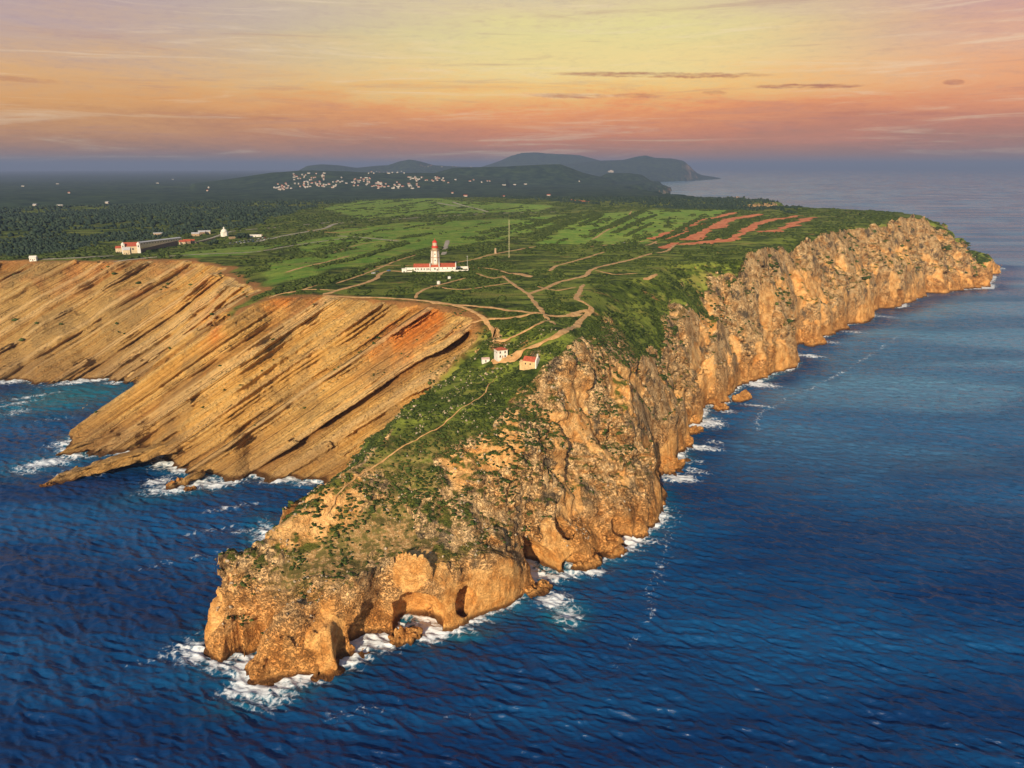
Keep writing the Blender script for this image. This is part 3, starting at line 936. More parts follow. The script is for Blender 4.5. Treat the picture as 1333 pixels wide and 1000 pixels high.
def far_material():
    m, N = new_mat('far_land')
    g = N.n('ShaderNodeNewGeometry')
    P = g.outputs['Position']
    nz = N.n('ShaderNodeSeparateXYZ', {}, Vector=g.outputs['Normal']).outputs[2]
    sz = N.n('ShaderNodeSeparateXYZ', {}, Vector=P).outputs[2]
    n = N.noise(P, 1 / 420, 5, 0.62)
    n2 = N.noise(P, 1 / 70, 4, 0.65)
    c = N.mix(N.ss(n2, 0.35, 0.68), lin(34, 54, 46), lin(66, 84, 62))
    c = N.mix(N.m('MULTIPLY', N.ss(n, 0.58, 0.66), 0.6), c, lin(70, 88, 50))
    c = N.mix(N.ss(nz, 0.78, 0.55), c, N.mix(n2, lin(120, 96, 78), lin(190, 160, 130)))
    b = N.n('ShaderNodeBsdfPrincipled', {}, Base_Color=c, Roughness=0.95)
    b.inputs['Specular IOR Level'].default_value = 0.1
    out(N, b.outputs[0])
    return m


M['far'] = far_material()
setting(mesh_np('distant_hills', np.stack([FX, FY, FH], -1).reshape(-1, 3), grid_faces(*FX.shape), mat=M['far']))

# ------------------------------------------------------------------ sea
def sea():
    nt, nr = 1100, 1700
    T_ = np.linspace(-0.98, 0.98, nt)
    R_ = np.concatenate([np.exp(np.linspace(math.log(150), math.log(3200), nr)), np.exp(np.linspace(math.log(3230), math.log(120000), 60))])
    X = np.sin(T_)[:, None] * R_[None]; Y = np.cos(T_)[:, None] * R_[None]
    r = R_[None] + 0 * X
    # wind sea and swell running in from the lower right
    def wave(scale, seed, ang, stretch):
        ca, sa = math.cos(ang), math.sin(ang)
        a = X * ca + Y * sa; b = (-X * sa + Y * ca)
        return vn2(a / stretch, b, scale, seed)
    fade = 1 - sstep(r, 900, 2600)
    a1 = -0.38
    rid = lambda w: 0.75 - 1.9 * np.abs(w)
    Z = 0.62 * rid(wave(5.2, 101, a1, 3.0)) + 0.34 * rid(wave(2.9, 102, a1 - 0.2, 2.6)) + 0.24 * wave(2.0, 107, a1 + 0.3, 2.0) + 0.6 * wave(13, 103, a1 + 0.2, 3.0) * (0.5 + 0.5 * vn2(X, Y, 160, 105))
    Z = Z * fade + 0.5 * wave(60, 104, -0.1, 5.0) * (1 - sstep(r, 2500, 5000))
    ok = r < 3300
    dc = np.full(X.shape, -999.0)
    warpk = 1.0
    near_ = r[0] < 3200
    Xs, Ys = X[::2][:, near_][:, ::2], Y[::2][:, near_][:, ::2]
    rs = np.hypot(Xs, Ys)
    k = np.where(rs < 900, 1.0, 1.6) * (0.4 + 0.6 * sstep(rs, 400, 520))
    Xw = Xs + 5.0 * k * vn2(Xs, Ys, 46, 11) + 2.2 * k * vn2(Xs, Ys, 17, 12)
    Yw = Ys + 5.0 * k * vn2(Xs, Ys, 46, 13) + 2.2 * k * vn2(Xs, Ys, 17, 14)
    d2 = -poly_sd(Xw, Yw, COAST)
    dn = np.repeat(np.repeat(d2, 2, 0), 2, 1)[:nt, :near_.sum()]
    dc = np.full(X.shape, 999.0)
    dc[:, near_] = dn
    foam = np.zeros(X.shape); teal = np.zeros(X.shape)
    # surf patches: pixel, radii across and along the view in metres, strength
    for px, py, ra, rb, s in ((60, 602, 26, 12, .9), (95, 575, 22, 12, .75), (110, 612, 22, 10, .8), (40, 612, 14, 10, .5), (215, 600, 14, 22, .8), (240, 632, 30, 12, .95), (290, 628, 20, 9, .9), (205, 625, 12, 10, .8), (345, 612, 12, 10, .9), (375, 622, 24, 9, .95), (405, 627, 14, 8, .8),
                              (345, 700, 8, 26, .75), (320, 735, 8, 20, .6), (310, 745, 8, 14, .5), (255, 850, 9, 12, .85), (240, 845, 12, 9, .6), (285, 868, 8, 5, .7), (320, 895, 12, 6, .95), (345, 895, 16, 9, .8), (390, 885, 20, 6, .8), (355, 910, 14, 9, .55), (450, 858, 14, 8, .85), (505, 835, 8, 10, .9), (520, 815, 10, 5, .9), (560, 832, 10, 4, .7), (600, 822, 12, 4, .6), (620, 808, 10, 3, .7),
                              (720, 780, 11, 10, .9), (740, 800, 10, 14, .6), (700, 770, 10, 5, .6), (770, 743, 10, 6, .9), (815, 715, 16, 4, .5), (845, 705, 10, 7, .5), (860, 660, 8, 14, .6), (885, 622, 16, 10, .95), (905, 612, 14, 8, .6), (910, 582, 22, 8, .8), (930, 575, 12, 8, .5), (905, 600, 10, 10, .4), (925, 550, 16, 18, .8), (945, 535, 14, 8, .6), (985, 500, 26, 14, .9), (985, 528, 20, 6, .6), (1050, 463, 24, 10, .8), (1080, 445, 20, 14, .5),
                              (1110, 432, 22, 12, .6), (1150, 412, 30, 14, .5), (30, 495, 60, 12, .8), (120, 495, 50, 10, .85), (155, 497, 20, 9, .7), (20, 525, 22, 10, .5), (45, 515, 40, 6, .5), (20, 535, 14, 20, .5), (70, 545, 20, 8, .4),
                              (300, 660, 24, 5, .45), (270, 690, 24, 4, .35), (210, 735, 22, 4, .3), (260, 725, 16, 5, .3), (320, 690, 16, 6, .45), (130, 615, 10, 5, .8), (215, 852, 18, 5, .35), (470, 925, 22, 5, .25), (600, 930, 12, 4, .2), (700, 1000, 20, 6, .15)):
        cx, cy = up(px, py, 0)
        rc = math.hypot(cx, cy); ux, uy = cx / rc, cy / rc
        a = (X - cx) * uy - (Y - cy) * ux; b = (X - cx) * ux + (Y - cy) * uy
        foam = np.maximum(foam, s * np.exp(-((a / ra) ** 2 + (b / rb) ** 2)))
    def streak(pts, w, s):
        nonlocal foam
        P = [up(*p, 0) for p in pts]
        best = np.full(X.shape, 1e9)
        for (ax, ay), (bx, by) in zip(P[:-1], P[1:]):
            ex, ey = bx - ax, by - ay
            t = np.clip(((X - ax) * ex + (Y - ay) * ey) / (ex * ex + ey * ey), 0, 1)
            best = np.minimum(best, np.hypot(X - ax - t * ex + 3 * vn2(X, Y, 25, 120), Y - ay - t * ey + 3 * vn2(X, Y, 25, 121)))
        foam = np.maximum(foam, s * np.exp(-(best / w) ** 2))
    streak([(1166, 438), (1140, 458), (1100, 485), (1070, 498), (1030, 515), (995, 535), (985, 560)], 3.6, .40)
    streak([(880, 655), (870, 690), (872, 720), (850, 760), (845, 800)], 6.0, .26)
    streak([(870, 690), (885, 670)], 5.0, .28)
    streak([(845, 800), (820, 830), (800, 860)], 3.0, .25)
    for px, py, ra, rb, s in ((90, 515, 70, 60, .8), (20, 530, 60, 40, .55), (130, 510, 30, 40, .7), (735, 800, 13, 15, .8), (70, 600, 60, 25, .4), (240, 635, 50, 22, .4), (355, 900, 26, 12, .55), (345, 700, 14, 36, .5), (520, 815, 12, 10, .6), (600, 826, 18, 6, .6), (340, 900, 20, 8, .5), (700, 560, 1, 1, 0)):
        cx, cy = up(px, py, 0)
        rc = math.hypot(cx, cy); ux, uy = cx / rc, cy / rc
        a = (X - cx) * uy - (Y - cy) * ux; b = (X - cx) * ux + (Y - cy) * uy
        teal = np.maximum(teal, s * np.exp(-((a / ra) ** 2 + (b / rb) ** 2)))
    edge = np.clip(0.95 * np.exp(-np.maximum(dc - 1.0, 0) / 5.0) * (0.45 + 0.55 * sstep(vn2(X, Y, 20, 130), -0.5, 0.5)), 0, 0.9)
    foam = np.maximum(foam, edge)
    teal = np.maximum(teal, 0.55 * np.exp(-np.maximum(dc, 0) / 9.0))
    painted_sheen = sstep(Y + 0.25 * X, 430, 1100) * sstep(X, 30, 260) * (0.55 + 0.45 * sstep(vn2(X * 0.22, Y, 110, 141) + 0.5 * vn2(X * 0.3, Y, 40, 142), -0.5, 0.6)) * sstep(dc, 12, 60)  # mask of the pale sheen painted on the right-hand water
    Z = Z + 0.35 * foam * vn2(X, Y, 4.0, 131)
    m, N = new_mat('sea_water')
    g = N.n('ShaderNodeNewGeometry')
    P = g.outputs['Position']
    fo, te = N.attr('foam'), N.attr('teal')
    st = N.n('ShaderNodeMapping', {}, Vector=P)
    st.inputs['Rotation'].default_value = (0, 0, -a1)
    st.inputs['Scale'].default_value = (0.4, 1.0, 1.0)
    w1 = N.noise(st.outputs[0], 1 / 2.2, 5, 0.62)
    w2 = N.noise(st.outputs[0], 1 / 9.0, 4, 0.6)
    big = N.n('ShaderNodeMapping', {}, Vector=P)
    big.inputs['Scale'].default_value = (0.25, 1.0, 1.0)
    wb = N.noise(big.outputs[0], 1 / 120.0, 4, 0.6)
    cam_r = N.n('ShaderNodeVectorMath', {'operation': 'LENGTH'}, Vector=P).outputs['Value']
    deep = N.mix(N.ss(wb, 0.4, 0.62), lin(5, 46, 94), lin(16, 76, 126))
    deep = N.mix(N.attr('painted_sheen'), deep, lin(92, 136, 164))  # silvery sheen of the water surface put into its base colour
    deep = N.mix(te, deep, lin(22, 112, 128))
    # foam: torn lace
    wv = N.n('ShaderNodeTexNoise', {}, Vector=P, Scale=0.16, Detail=3.0)
    add = N.n('ShaderNodeVectorMath', {'operation': 'MULTIPLY_ADD'})
    N.set(add, 'i0', wv.outputs['Color']); N.set(add, 'i1', (7, 7, 0)); N.set(add, 'i2', P)
    v1 = N.n('ShaderNodeTexVoronoi', {'feature': 'DISTANCE_TO_EDGE'}, Vector=add.outputs[0], Scale=1 / 4.2).outputs[0]
    lace = N.ss(v1, 0.30, 0.02)
    nn = N.noise(add.outputs[0], 0.30, 5, 0.68)
    fm = N.m('ADD', fo, N.m('ADD', N.m('MULTIPLY', N.m('SUBTRACT', nn, 0.5), 1.3), N.m('MULTIPLY', N.m('SUBTRACT', lace, 0.5), 0.28)))
    fm = N.m('MULTIPLY', N.ss(fm, 0.33, 0.84), N.ss(fo, 0.02, 0.15))
    hgt = N.m('ADD', N.m('MULTIPLY', w1, 0.5), N.m('MULTIPLY', w2, 1.2))
    bmp = N.n('ShaderNodeBump', {}, Strength=1.0, Distance=1.2, Height=hgt)
    slk = N.n('ShaderNodeMapping', {}, Vector=P)
    slk.inputs['Rotation'].default_value = (0, 0, 0.12)
    slk.inputs['Scale'].default_value = (0.16, 1.0, 1.0)
    rgh = N.ss(N.noise(slk.outputs[0], 1 / 90.0, 5, 0.6), 0.38, 0.62, 0.13, 0.36)
    wat = N.n('ShaderNodeBsdfPrincipled', {}, Base_Color=deep, Roughness=rgh, IOR=1.33, Normal=bmp.outputs[0])
    wat.inputs['Specular IOR Level'].default_value = 0.42
    fb = N.n('ShaderNodeBsdfPrincipled', {}, Base_Color=N.mix(nn, lin(196, 214, 228), lin(240, 244, 246)), Roughness=0.9, Normal=bmp.outputs[0])
    ms = N.n('ShaderNodeMixShader')
    N.set(ms, 'i0', fm); N.set(ms, 'i1', wat.outputs[0]); N.set(ms, 'i2', fb.outputs[0])
    out(N, ms.outputs[0])
    o = mesh_np('sea', np.stack([X, Y, Z], -1).reshape(-1, 3), grid_faces(*X.shape), mat=m, attrs={'foam': foam.ravel(), 'teal': teal.ravel(), 'painted_sheen': painted_sheen.ravel()})
    return setting(o)


sea()
# ------------------------------------------------------------------ builders
class MB:
    """collects simple shapes, linked as ONE mesh object"""
    def __init__(self):
        self.v, self.f, self.mi = [], [], []

    def add(self, vs, fs, mi=0):
        k = len(self.v)
        self.v += [tuple(p) for p in vs]
        self.f += [tuple(i + k for i in f) for f in fs]
        self.mi += [mi] * len(fs)
        return self

    def box(self, x0, x1, y0, y1, z0, z1, mi=0):
        vs = [(x, y, z) for z in (z0, z1) for (x, y) in ((x0, y0), (x1, y0), (x1, y1), (x0, y1))]
        return self.add(vs, [(3, 2, 1, 0), (4, 5, 6, 7), (0, 1, 5, 4), (1, 2, 6, 5), (2, 3, 7, 6), (3, 0, 4, 7)], mi)

    def ring(self, prof, n=12, a0=0.0, cx=0, cy=0, mi=0):
        """solid of revolution with n sides; prof = [(radius, z)] from bottom to top"""
        vs, fs = [], []
        for r, z in prof:
            for k in range(n):
                a = a0 + 2 * math.pi * k / n
                vs.append((cx + r * math.cos(a), cy + r * math.sin(a), z))
        for j in range(len(prof) - 1):
            for k in range(n):
                k2 = (k + 1) % n
                fs.append((j * n + k, j * n + k2, (j + 1) * n + k2, (j + 1) * n + k))
        fs.append(tuple(reversed(range(n))))
        fs.append(tuple(range((len(prof) - 1) * n, len(prof) * n)))
        return self.add(vs, fs, mi)

    def gable(self, x0, x1, y0, y1, z0, rise, over=0.4, thick=0.25, mi=0):
        """pitched roof, ridge along x"""
        ym = (y0 + y1) / 2
        x0 -= over; x1 += over; y0 -= over; y1 += over
        vs = []
        for x in (x0, x1):
            vs += [(x, y0, z0), (x, ym, z0 + rise), (x, y1, z0), (x, y1, z0 + thick), (x, ym, z0 + rise + thick), (x, y0, z0 + thick)]
        fs = [(0, 1, 7, 6), (1, 2, 8, 7), (2, 3, 9, 8), (3, 4, 10, 9), (4, 5, 11, 10), (5, 0, 6, 11), (0, 5, 4, 1), (1, 4, 3, 2), (6, 7, 10, 11), (7, 8, 9, 10)]
        return self.add(vs, fs, mi)

    def gable_wall(self, x0, x1, y0, y1, z0, z1, rise, mi=0):
        """walls with gable ends, ridge along x"""
        ym = (y0 + y1) / 2
        vs = []
        for x in (x0, x1):
            vs += [(x, y0, z0), (x, y1, z0), (x, y1, z1), (x, ym, z1 + rise), (x, y0, z1)]
        return self.add(vs, [(0, 4, 3, 2, 1), (5, 6, 7, 8, 9), (0, 5, 9, 4), (1, 2, 7, 6), (0, 1, 6, 5), (2, 3, 8, 7), (3, 4, 9, 8)], mi)

    def hip(self, x0, x1, y0, y1, z0, rise, over=0.4, mi=0):
        x0 -= over; x1 += over; y0 -= over; y1 += over
        ym = (y0 + y1) / 2; h = min((y1 - y0), (x1 - x0)) / 2 * 0.98
        vs = [(x0, y0, z0), (x1, y0, z0), (x1, y1, z0), (x0, y1, z0), (x0 + h, ym, z0 + rise), (x1 - h, ym, z0 + rise)]
        return self.add(vs, [(3, 2, 1, 0), (0, 1, 5, 4), (1, 2, 5), (2, 3, 4, 5), (3, 0, 4)], mi)

    def build(self, name, mats, parent=None, smooth=False):
        me = bpy.data.meshes.new(name)
        me.from_pydata(self.v, [], self.f)
        mats = mats if isinstance(mats, (list, tuple)) else [mats]
        for m in mats:
            me.materials.append(m)
        me.polygons.foreach_set('material_index', self.mi)
        me.polygons.foreach_set('use_smooth', [smooth] * len(self.f))
        me.update()
        bm = bmesh.new(); bm.from_mesh(me)
        bmesh.ops.recalc_face_normals(bm, faces=bm.faces)
        bm.to_mesh(me); bm.free()
        o = bpy.data.objects.new(name, me)
        C.objects.link(o)
        if parent:
            o.parent = parent
        return o


def tag(o, label, cat, group=None):
    o['label'] = label
    o['category'] = cat
    if group:
        o['group'] = group
    return o


def thing(name, label, cat, loc, rz=0.0, group=None):
    o = bpy.data.objects.new(name, None)
    C.objects.link(o)
    o.location = loc
    o.rotation_euler = (0, 0, rz)
    return tag(o, label, cat, group)


def place(px, py):
    """ground under a pixel of the survey photograph"""
    p = hit(px, py)
    p.z = float(top(p.x, p.y))
    return p


def copy_tree(o, parent=None):
    c = o.copy(); C.objects.link(c)
    if parent:
        c.parent = parent
    for ch in list(o.children):
        copy_tree(ch, c)
    return c


M['white'] = simple('white_plaster', (0.72, 0.69, 0.62), 0.85, 0.06, 0.4)
M['cream'] = simple('cream_plaster', (0.56, 0.45, 0.29), 0.85, 0.10, 0.4)
M['ochre'] = simple('ochre_plaster', (0.62, 0.42, 0.20), 0.85, 0.12, 0.5)
M['stone'] = simple('tan_stone', (0.44, 0.31, 0.19), 0.85, 0.16, 0.8)
M['tile'] = simple('red_roof_tile', (0.44, 0.095, 0.045), 0.85, 0.2, 1.2)
M['red'] = simple('red_paint', (0.55, 0.04, 0.025), 0.5, 0.08, 0.8)
M['brick'] = simple('brown_stone_wall', (0.26, 0.17, 0.11), 0.9, 0.2, 0.6)
M['greyroof'] = simple('pale_grey_roof', (0.48, 0.48, 0.50), 0.85, 0.10, 0.5)
M['dark'] = simple('dark_opening', (0.03, 0.03, 0.035), 0.4, 0.1, 1.0)
M['glass'] = simple('lantern_glass', (0.55, 0.50, 0.38), 0.15, 0.1, 1.0)
M['steel'] = simple('galvanised_steel', (0.42, 0.42, 0.40), 0.5, 0.1, 2.0)
M['mastp'] = simple('sunlit_yellow_mast_paint', (0.55, 0.52, 0.30), 0.6, 0.1, 1.0)  # yellow of the light falling on the mast is put into this colour
M['rubber'] = simple('black_rubber', (0.02, 0.02, 0.02), 0.8, 0.1, 3.0)
M['car_white'] = simple('white_car_paint', (0.78, 0.78, 0.78), 0.3, 0.03, 1.0)
M['car_dark'] = simple('dark_car_paint', (0.04, 0.045, 0.06), 0.3, 0.03, 1.0)
M['car_blue'] = simple('blue_car_paint', (0.05, 0.14, 0.36), 0.3, 0.03, 1.0)
M['car_grey'] = simple('silver_car_paint', (0.40, 0.41, 0.43), 0.3, 0.03, 1.0)
M['car_red'] = simple('red_car_paint', (0.40, 0.04, 0.03), 0.3, 0.03, 1.0)

# ------------------------------------------------------------------ paths, tracks and roads laid on the land
PATH_LINES = []


def smooth_line(P, step):
    P = [np.array(p, float) for p in P]
    out_ = []
    Q_ = [2 * P[0] - P[1]] + P + [2 * P[-1] - P[-2]]
    for i in range(1, len(Q_) - 2):
        a, b, c, d = Q_[i - 1:i + 3]
        n = max(2, int(np.linalg.norm(c - b) / step))
        for k in range(n):
            t = k / n
            out_.append(0.5 * ((2 * b) + (c - a) * t + (2 * a - 5 * b + 4 * c - d) * t * t + (-a + 3 * b - 3 * c + d) * t ** 3))
    out_.append(P[-1])
    return np.array(out_)


def ribbon(name, px, width, mat, lift=0.22, ragged=0.3, taper=True):
    P = []
    for p in px:
        h = place(*p)
        P.append((h.x, h.y))
    r = math.hypot(*P[0])
    L = smooth_line(P, max(1.5, r * 0.002))
    PATH_LINES.append((L, width))
    d = np.gradient(L, axis=0)
    d /= np.linalg.norm(d, axis=1)[:, None] + 1e-9
    nrm = np.stack([-d[:, 1], d[:, 0]], 1)
    s = np.arange(len(L))
    seed = int(abs(P[0][0]) * 10) % 997
    z3 = np.stack([L[:, 0], L[:, 1], np.full(len(L), seed)], 1)
    wl = width / 2 * (1 + ragged * vn(z3, width * 2.2, 201) + 0.6 * ragged * vn(z3, width * 0.8, 203))
    wr = width / 2 * (1 + ragged * vn(z3, width * 2.2, 202) + 0.6 * ragged * vn(z3, width * 0.8, 204))
    if taper:
        e = np.clip(np.minimum(s, len(L) - 1 - s) / 3.0, 0.25, 1)
        wl = wl * e; wr = wr * e
    K = 7
    vs = []
    for k in range(K):
        t = -1 + 2 * k / (K - 1)
        off = np.where(t < 0, t * wl, t * wr)
        xy = L + nrm * off[:, None]
        z = np.maximum(top(xy[:, 0], xy[:, 1]), np.maximum(top(xy[:, 0] + 0.6, xy[:, 1]), top(xy[:, 0], xy[:, 1] + 0.6))) + lift - (0.25 if abs(t) == 1 else 0)
        vs.append(np.column_stack([xy, z]))
    V = np.stack(vs, 1).reshape(-1, 3)
    o = mesh_np(name, V, grid_faces(len(L), K), mat=mat)
    return setting(o)


def earth(name, a, b, scale=0.25):
    m, N = new_mat(name)
    P = N.n('ShaderNodeNewGeometry').outputs['Position']
    n1_ = N.noise(P, scale, 5, 0.65)
    n2_ = N.noise(P, 1.3, 4, 0.6)
    c = N.mix(N.ss(n1_, 0.34, 0.66), a, b)
    c = N.mix(N.m('MULTIPLY', N.ss(n2_, 0.55, 0.7), 0.35), c, tuple(x * 0.55 for x in a))
    bp = N.n('ShaderNodeBump', {}, Strength=0.5, Distance=0.3, Height=n2_)
    b_2 = N.n('ShaderNodeBsdfPrincipled', {}, Base_Color=c, Roughness=0.95, Normal=bp.outputs[0])
    out(N, b_2.outputs[0])
    return m


M['path'] = earth('sandy_path', lin(176, 132, 80), lin(206, 166, 112))
M['redsoil'] = earth('red_soil', lin(190, 92, 46), lin(226, 144, 90), 0.12)
M['road'] = earth('pale_road', lin(150, 142, 128), lin(178, 166, 146), 0.1)

for px, w in (
    ([(684, 460), (706, 450), (729, 437), (745, 428), (757, 417), (770, 403), (764, 396), (752, 390), (754, 380), (760, 370)], 5.0),
    ([(654, 359), (668, 370), (687, 383), (697, 395), (706, 407), (714, 416), (723, 424)], 4.0),
    ([(687, 383), (710, 375), (732, 366), (762, 359), (770, 351), (795, 344), (822, 338), (845, 331), (867, 327), (879, 318)], 5.0),
    ([(560, 394), (595, 397), (635, 400), (670, 405), (706, 409), (735, 411), (759, 409)], 3.5),
    ([(661, 356), (678, 357), (692, 361)], 9.0),
    ([(716, 353), (722, 347), (740, 342), (765, 335), (787, 328)], 4.0),
    ([(592, 342), (615, 338), (642, 331), (670, 326), (697, 321)], 4.0),
    ([(837, 364), (848, 361), (856, 357)], 4.0),
    ([(420, 384), (455, 374), (487, 364), (494, 357), (506, 353), (530, 354)], 5.0),
    ([(541, 389), (543, 383), (555, 376), (580, 369), (606, 362)], 3.5),
    ([(437, 369), (465, 360), (494, 349), (515, 340), (541, 332)], 3.0),
    ([(420, 385), (460, 387), (500, 388), (545, 391), (585, 396), (614, 405), (634, 420), (646, 438)], 3.5),
    ([(643, 493), (636, 503), (631, 514), (618, 524), (604, 532), (585, 547), (565, 562), (543, 574), (520, 586), (490, 608), (462, 632), (445, 655), (425, 680)], 0.75),
    ([(660, 466), (672, 466), (684, 460)], 6.0),
    ([(640, 470), (655, 471), (672, 470)], 6.0),
    ([(610, 424), (635, 416), (672, 412), (700, 408)], 2.6),
    ([(371, 355), (395, 348), (425, 341), (455, 333)], 4.0),
    
    ([(775, 352), (800, 357), (830, 356)], 2.6),
    ([(350, 388), (365, 383), (395, 377), (420, 368)], 3.0),
    ([(760, 322), (800, 318), (840, 314), (858, 318)], 2.6),
    ([(600, 348), (640, 350), (662, 356)], 3.0),
    ([(840, 320), (858, 312), (873, 303)], 4.0),
    ([(770, 312), (790, 300), (812, 288), (822, 275)], 4.0),
    ([(375, 382), (400, 377), (440, 378)], 2.4),
    ([(560, 372), (600, 377), (640, 372), (666, 368)], 2.2),
    ([(700, 373), (725, 378), (750, 374)], 2.4),
    ([(645, 448), (668, 440), (695, 428), (722, 418)], 2.2),
    ([(735, 411), (752, 407), (766, 404)], 3.0),
    ([(470, 352), (500, 346), (540, 346)], 2.4),
    ([(430, 330), (470, 318), (520, 312)], 2.6),
    ([(620, 356), (640, 362), (655, 360)], 2.6),
    ([(400, 300), (440, 303), (480, 298)], 3.0),
):
    ribbon('dirt_path', px, w, M['path'])
for px, w in (
    ([(51, 338), (95, 336), (148, 333)], 6.0),
    ([(148, 342), (202, 335), (262, 331), (331, 328), (385, 319), (450, 310)], 4.5),
    ([(253, 316), (278, 309), (304, 301), (360, 296), (450, 288)], 7.0),
    ([(330, 316), (370, 307), (420, 298), (440, 291), (490, 287), (552, 283), (600, 280), (636, 278), (680, 277), (724, 276)], 9.0),
    ([(636, 276), (622, 272), (609, 269), (598, 266), (589, 263)], 9.0),
    ([(602, 269), (585, 267), (569, 264)], 12.0),
    ([(420, 307), (454, 308), (490, 311), (521, 314)], 5.0),
    ([(583, 313), (580, 322), (577, 332)], 7.0),
):
    ribbon('road', px, w, M['road'], 0.3, 0.12)
for px, w in (
    ([(852, 312), (868, 305), (886, 299), (903, 291), (920, 285), (957, 277)], 18.0),
    ([(892, 313), (910, 304), (931, 295), (957, 285), (987, 279)], 34.0),
    ([(884, 319), (905, 317), (950, 312), (972, 299), (985, 292), (1002, 287), (1036, 281)], 20.0),
    ([(985, 302), (1010, 300), (1030, 293), (1058, 283)], 26.0),
    ([(862, 324), (870, 320), (884, 316)], 12.0),
    ([(725, 259), (742, 260), (759, 263)], 34.0),
    ([(925, 318), (940, 309), (955, 305)], 7.0),
    ([(866, 312), (880, 307), (896, 301)], 6.0),
):
    ribbon('red_earth_track', px, w, M['redsoil'], 0.4, 0.6)

# ------------------------------------------------------------------ lighthouse and keepers' buildings
P0 = place(567, 351.5)
rz = -math.atan2(P0.x, P0.y) * 0.6
lh = thing('lighthouse', 'tall white six-sided lighthouse tower with tan stone corners and a red lantern top', 'lighthouse', P0, rz)
a6 = math.radians(0)
RB, RT, HB = 5.5, 4.4, 21.0
MB().ring([(RB + 0.4, 0), (RB + 0.4, 1.0), (RB, 1.2), (RT, HB)], 6, a6).build('tower', M['white'], lh)
for k in range(6):
    a = a6 + k * math.pi / 3
    t = Vector((-math.sin(a), math.cos(a), 0)); n = Vector((math.cos(a), math.sin(a), 0))
    vs = []
    for r, z in ((RB + 0.12, 1.2), (RT + 0.12, HB)):
        for s, q in ((-0.62, -0.36), (0, 0.05), (0.62, -0.36), (0, -0.9)):
            p = n * (r + q) + t * s
            vs.append((p.x, p.y, z))
    MB().add(vs, [(3, 2, 1, 0), (4, 5, 6, 7), (0, 1, 5, 4), (1, 2, 6, 5), (2, 3, 7, 6), (3, 0, 4, 7)]).build('corner_strip', M['stone'], lh)
for z, r in ((6.8, RB - 0.20), (13.8, RB - 0.52)):
    MB().ring([(r, z), (r + 0.25, z + 0.15), (r + 0.25, z + 0.55), (r, z + 0.7)], 6, a6).build('string_course', M['stone'], lh)
MB().ring([(RT, HB), (RT + 0.7, HB + 0.7), (RT + 0.7, HB + 1.1), (3.6, HB + 1.3), (3.4, HB + 3.4)], 6, a6).build('cornice', M['stone'], lh)
g_ = MB().ring([(3.1, 24.3), (3.7, 24.6), (3.7, 25.0), (3.4, 25.1), (3.3, 26.6)], 16).build('gallery', M['red'], lh)
rl = MB()
for k in range(16):
    a = 2 * math.pi * k / 16
    rl.ring([(0.06, 25.0), (0.06, 26.2)], 5, 0, 3.6 * math.cos(a), 3.6 * math.sin(a))
rl.ring([(3.66, 26.15), (3.66, 26.25), (3.54, 26.25), (3.54, 26.15)], 16).build('railing', M['red'], g_)
MB().ring([(2.5, 26.6), (2.5, 30.2)], 12).build('lantern', M['glass'], lh)
lf_ = MB()
for k in range(12):
    a = 2 * math.pi * k / 12
    lf_.ring([(0.1, 26.6), (0.1, 30.2)], 5, 0, 2.52 * math.cos(a), 2.52 * math.sin(a))
lf_.build('lantern_bars', M['red'], lh)
dm = MB().ring([(2.9, 30.2), (2.9, 30.5), (2.6, 31.2), (1.9, 32.0), (0.9, 32.7), (0.3, 33.0)], 16).build('dome', M['red'], lh, True)
MB().ring([(0.28, 33.0), (0.4, 33.3), (0.28, 33.6), (0.05, 34.6)], 8).build('finial', M['red'], dm)
for z, w_, h_ in ((3.4, 0.6, 1.6), (10.2, 0.55, 1.5), (17.0, 0.55, 1.5)):
    for sx in (0,):
        y = -(RB + (RT - RB) * z / HB) * math.cos(math.pi / 6)
        MB().box(-w_, w_, y - 0.12, y + 0.3, z, z + h_).build('window', M['dark'], lh)

kh = thing('keepers_house', 'long white single storey house with red tiled roof left of the lighthouse tower', 'house', P0, rz)
MB().gable_wall(-23.5, -5.6, -9.0, 0.5, -0.5, 4.0, 3.2).build('wall', M['white'], kh)
MB().gable(-23.5, -5.6, -9.0, 0.5, 4.1, 3.3, 0.35).build('roof', M['tile'], kh)
for x in (-21.4, -18.9, -15.2, -12.1, -8.9, -7.0):
    w_ = MB().box(x - 0.55, x + 0.55, -9.06, -8.8, 1.4, 3.1).build('window', M['dark'], kh)
    MB().box(x - 0.75, x + 0.75, -9.10, -8.85, 1.15, 1.35).build('sill', M['stone'], w_)
MB().box(-6.0, -5.2, -9.3, 0.8, 3.6, 8.2).build('gable_parapet', M['white'], kh)

mid = thing('lighthouse_entrance', 'low middle house with red roof right in front of the lighthouse tower', 'house', P0, rz)
MB().gable_wall(-5.1, 3.6, -8.6, -5.2, -0.5, 4.0, 2.2).build('wall', M['white'], mid)
MB().gable(-5.1, 3.6, -8.6, -5.2, 4.1, 2.3, 0.1).build('roof', M['tile'], mid)
MB().box(-1.2, 0.6, -8.66, -8.4, 1.4, 3.1).build('window', M['dark'], mid)
MB().box(1.6, 2.7, -8.66, -8.4, -0.3, 2.4).build('door', M['dark'], mid)

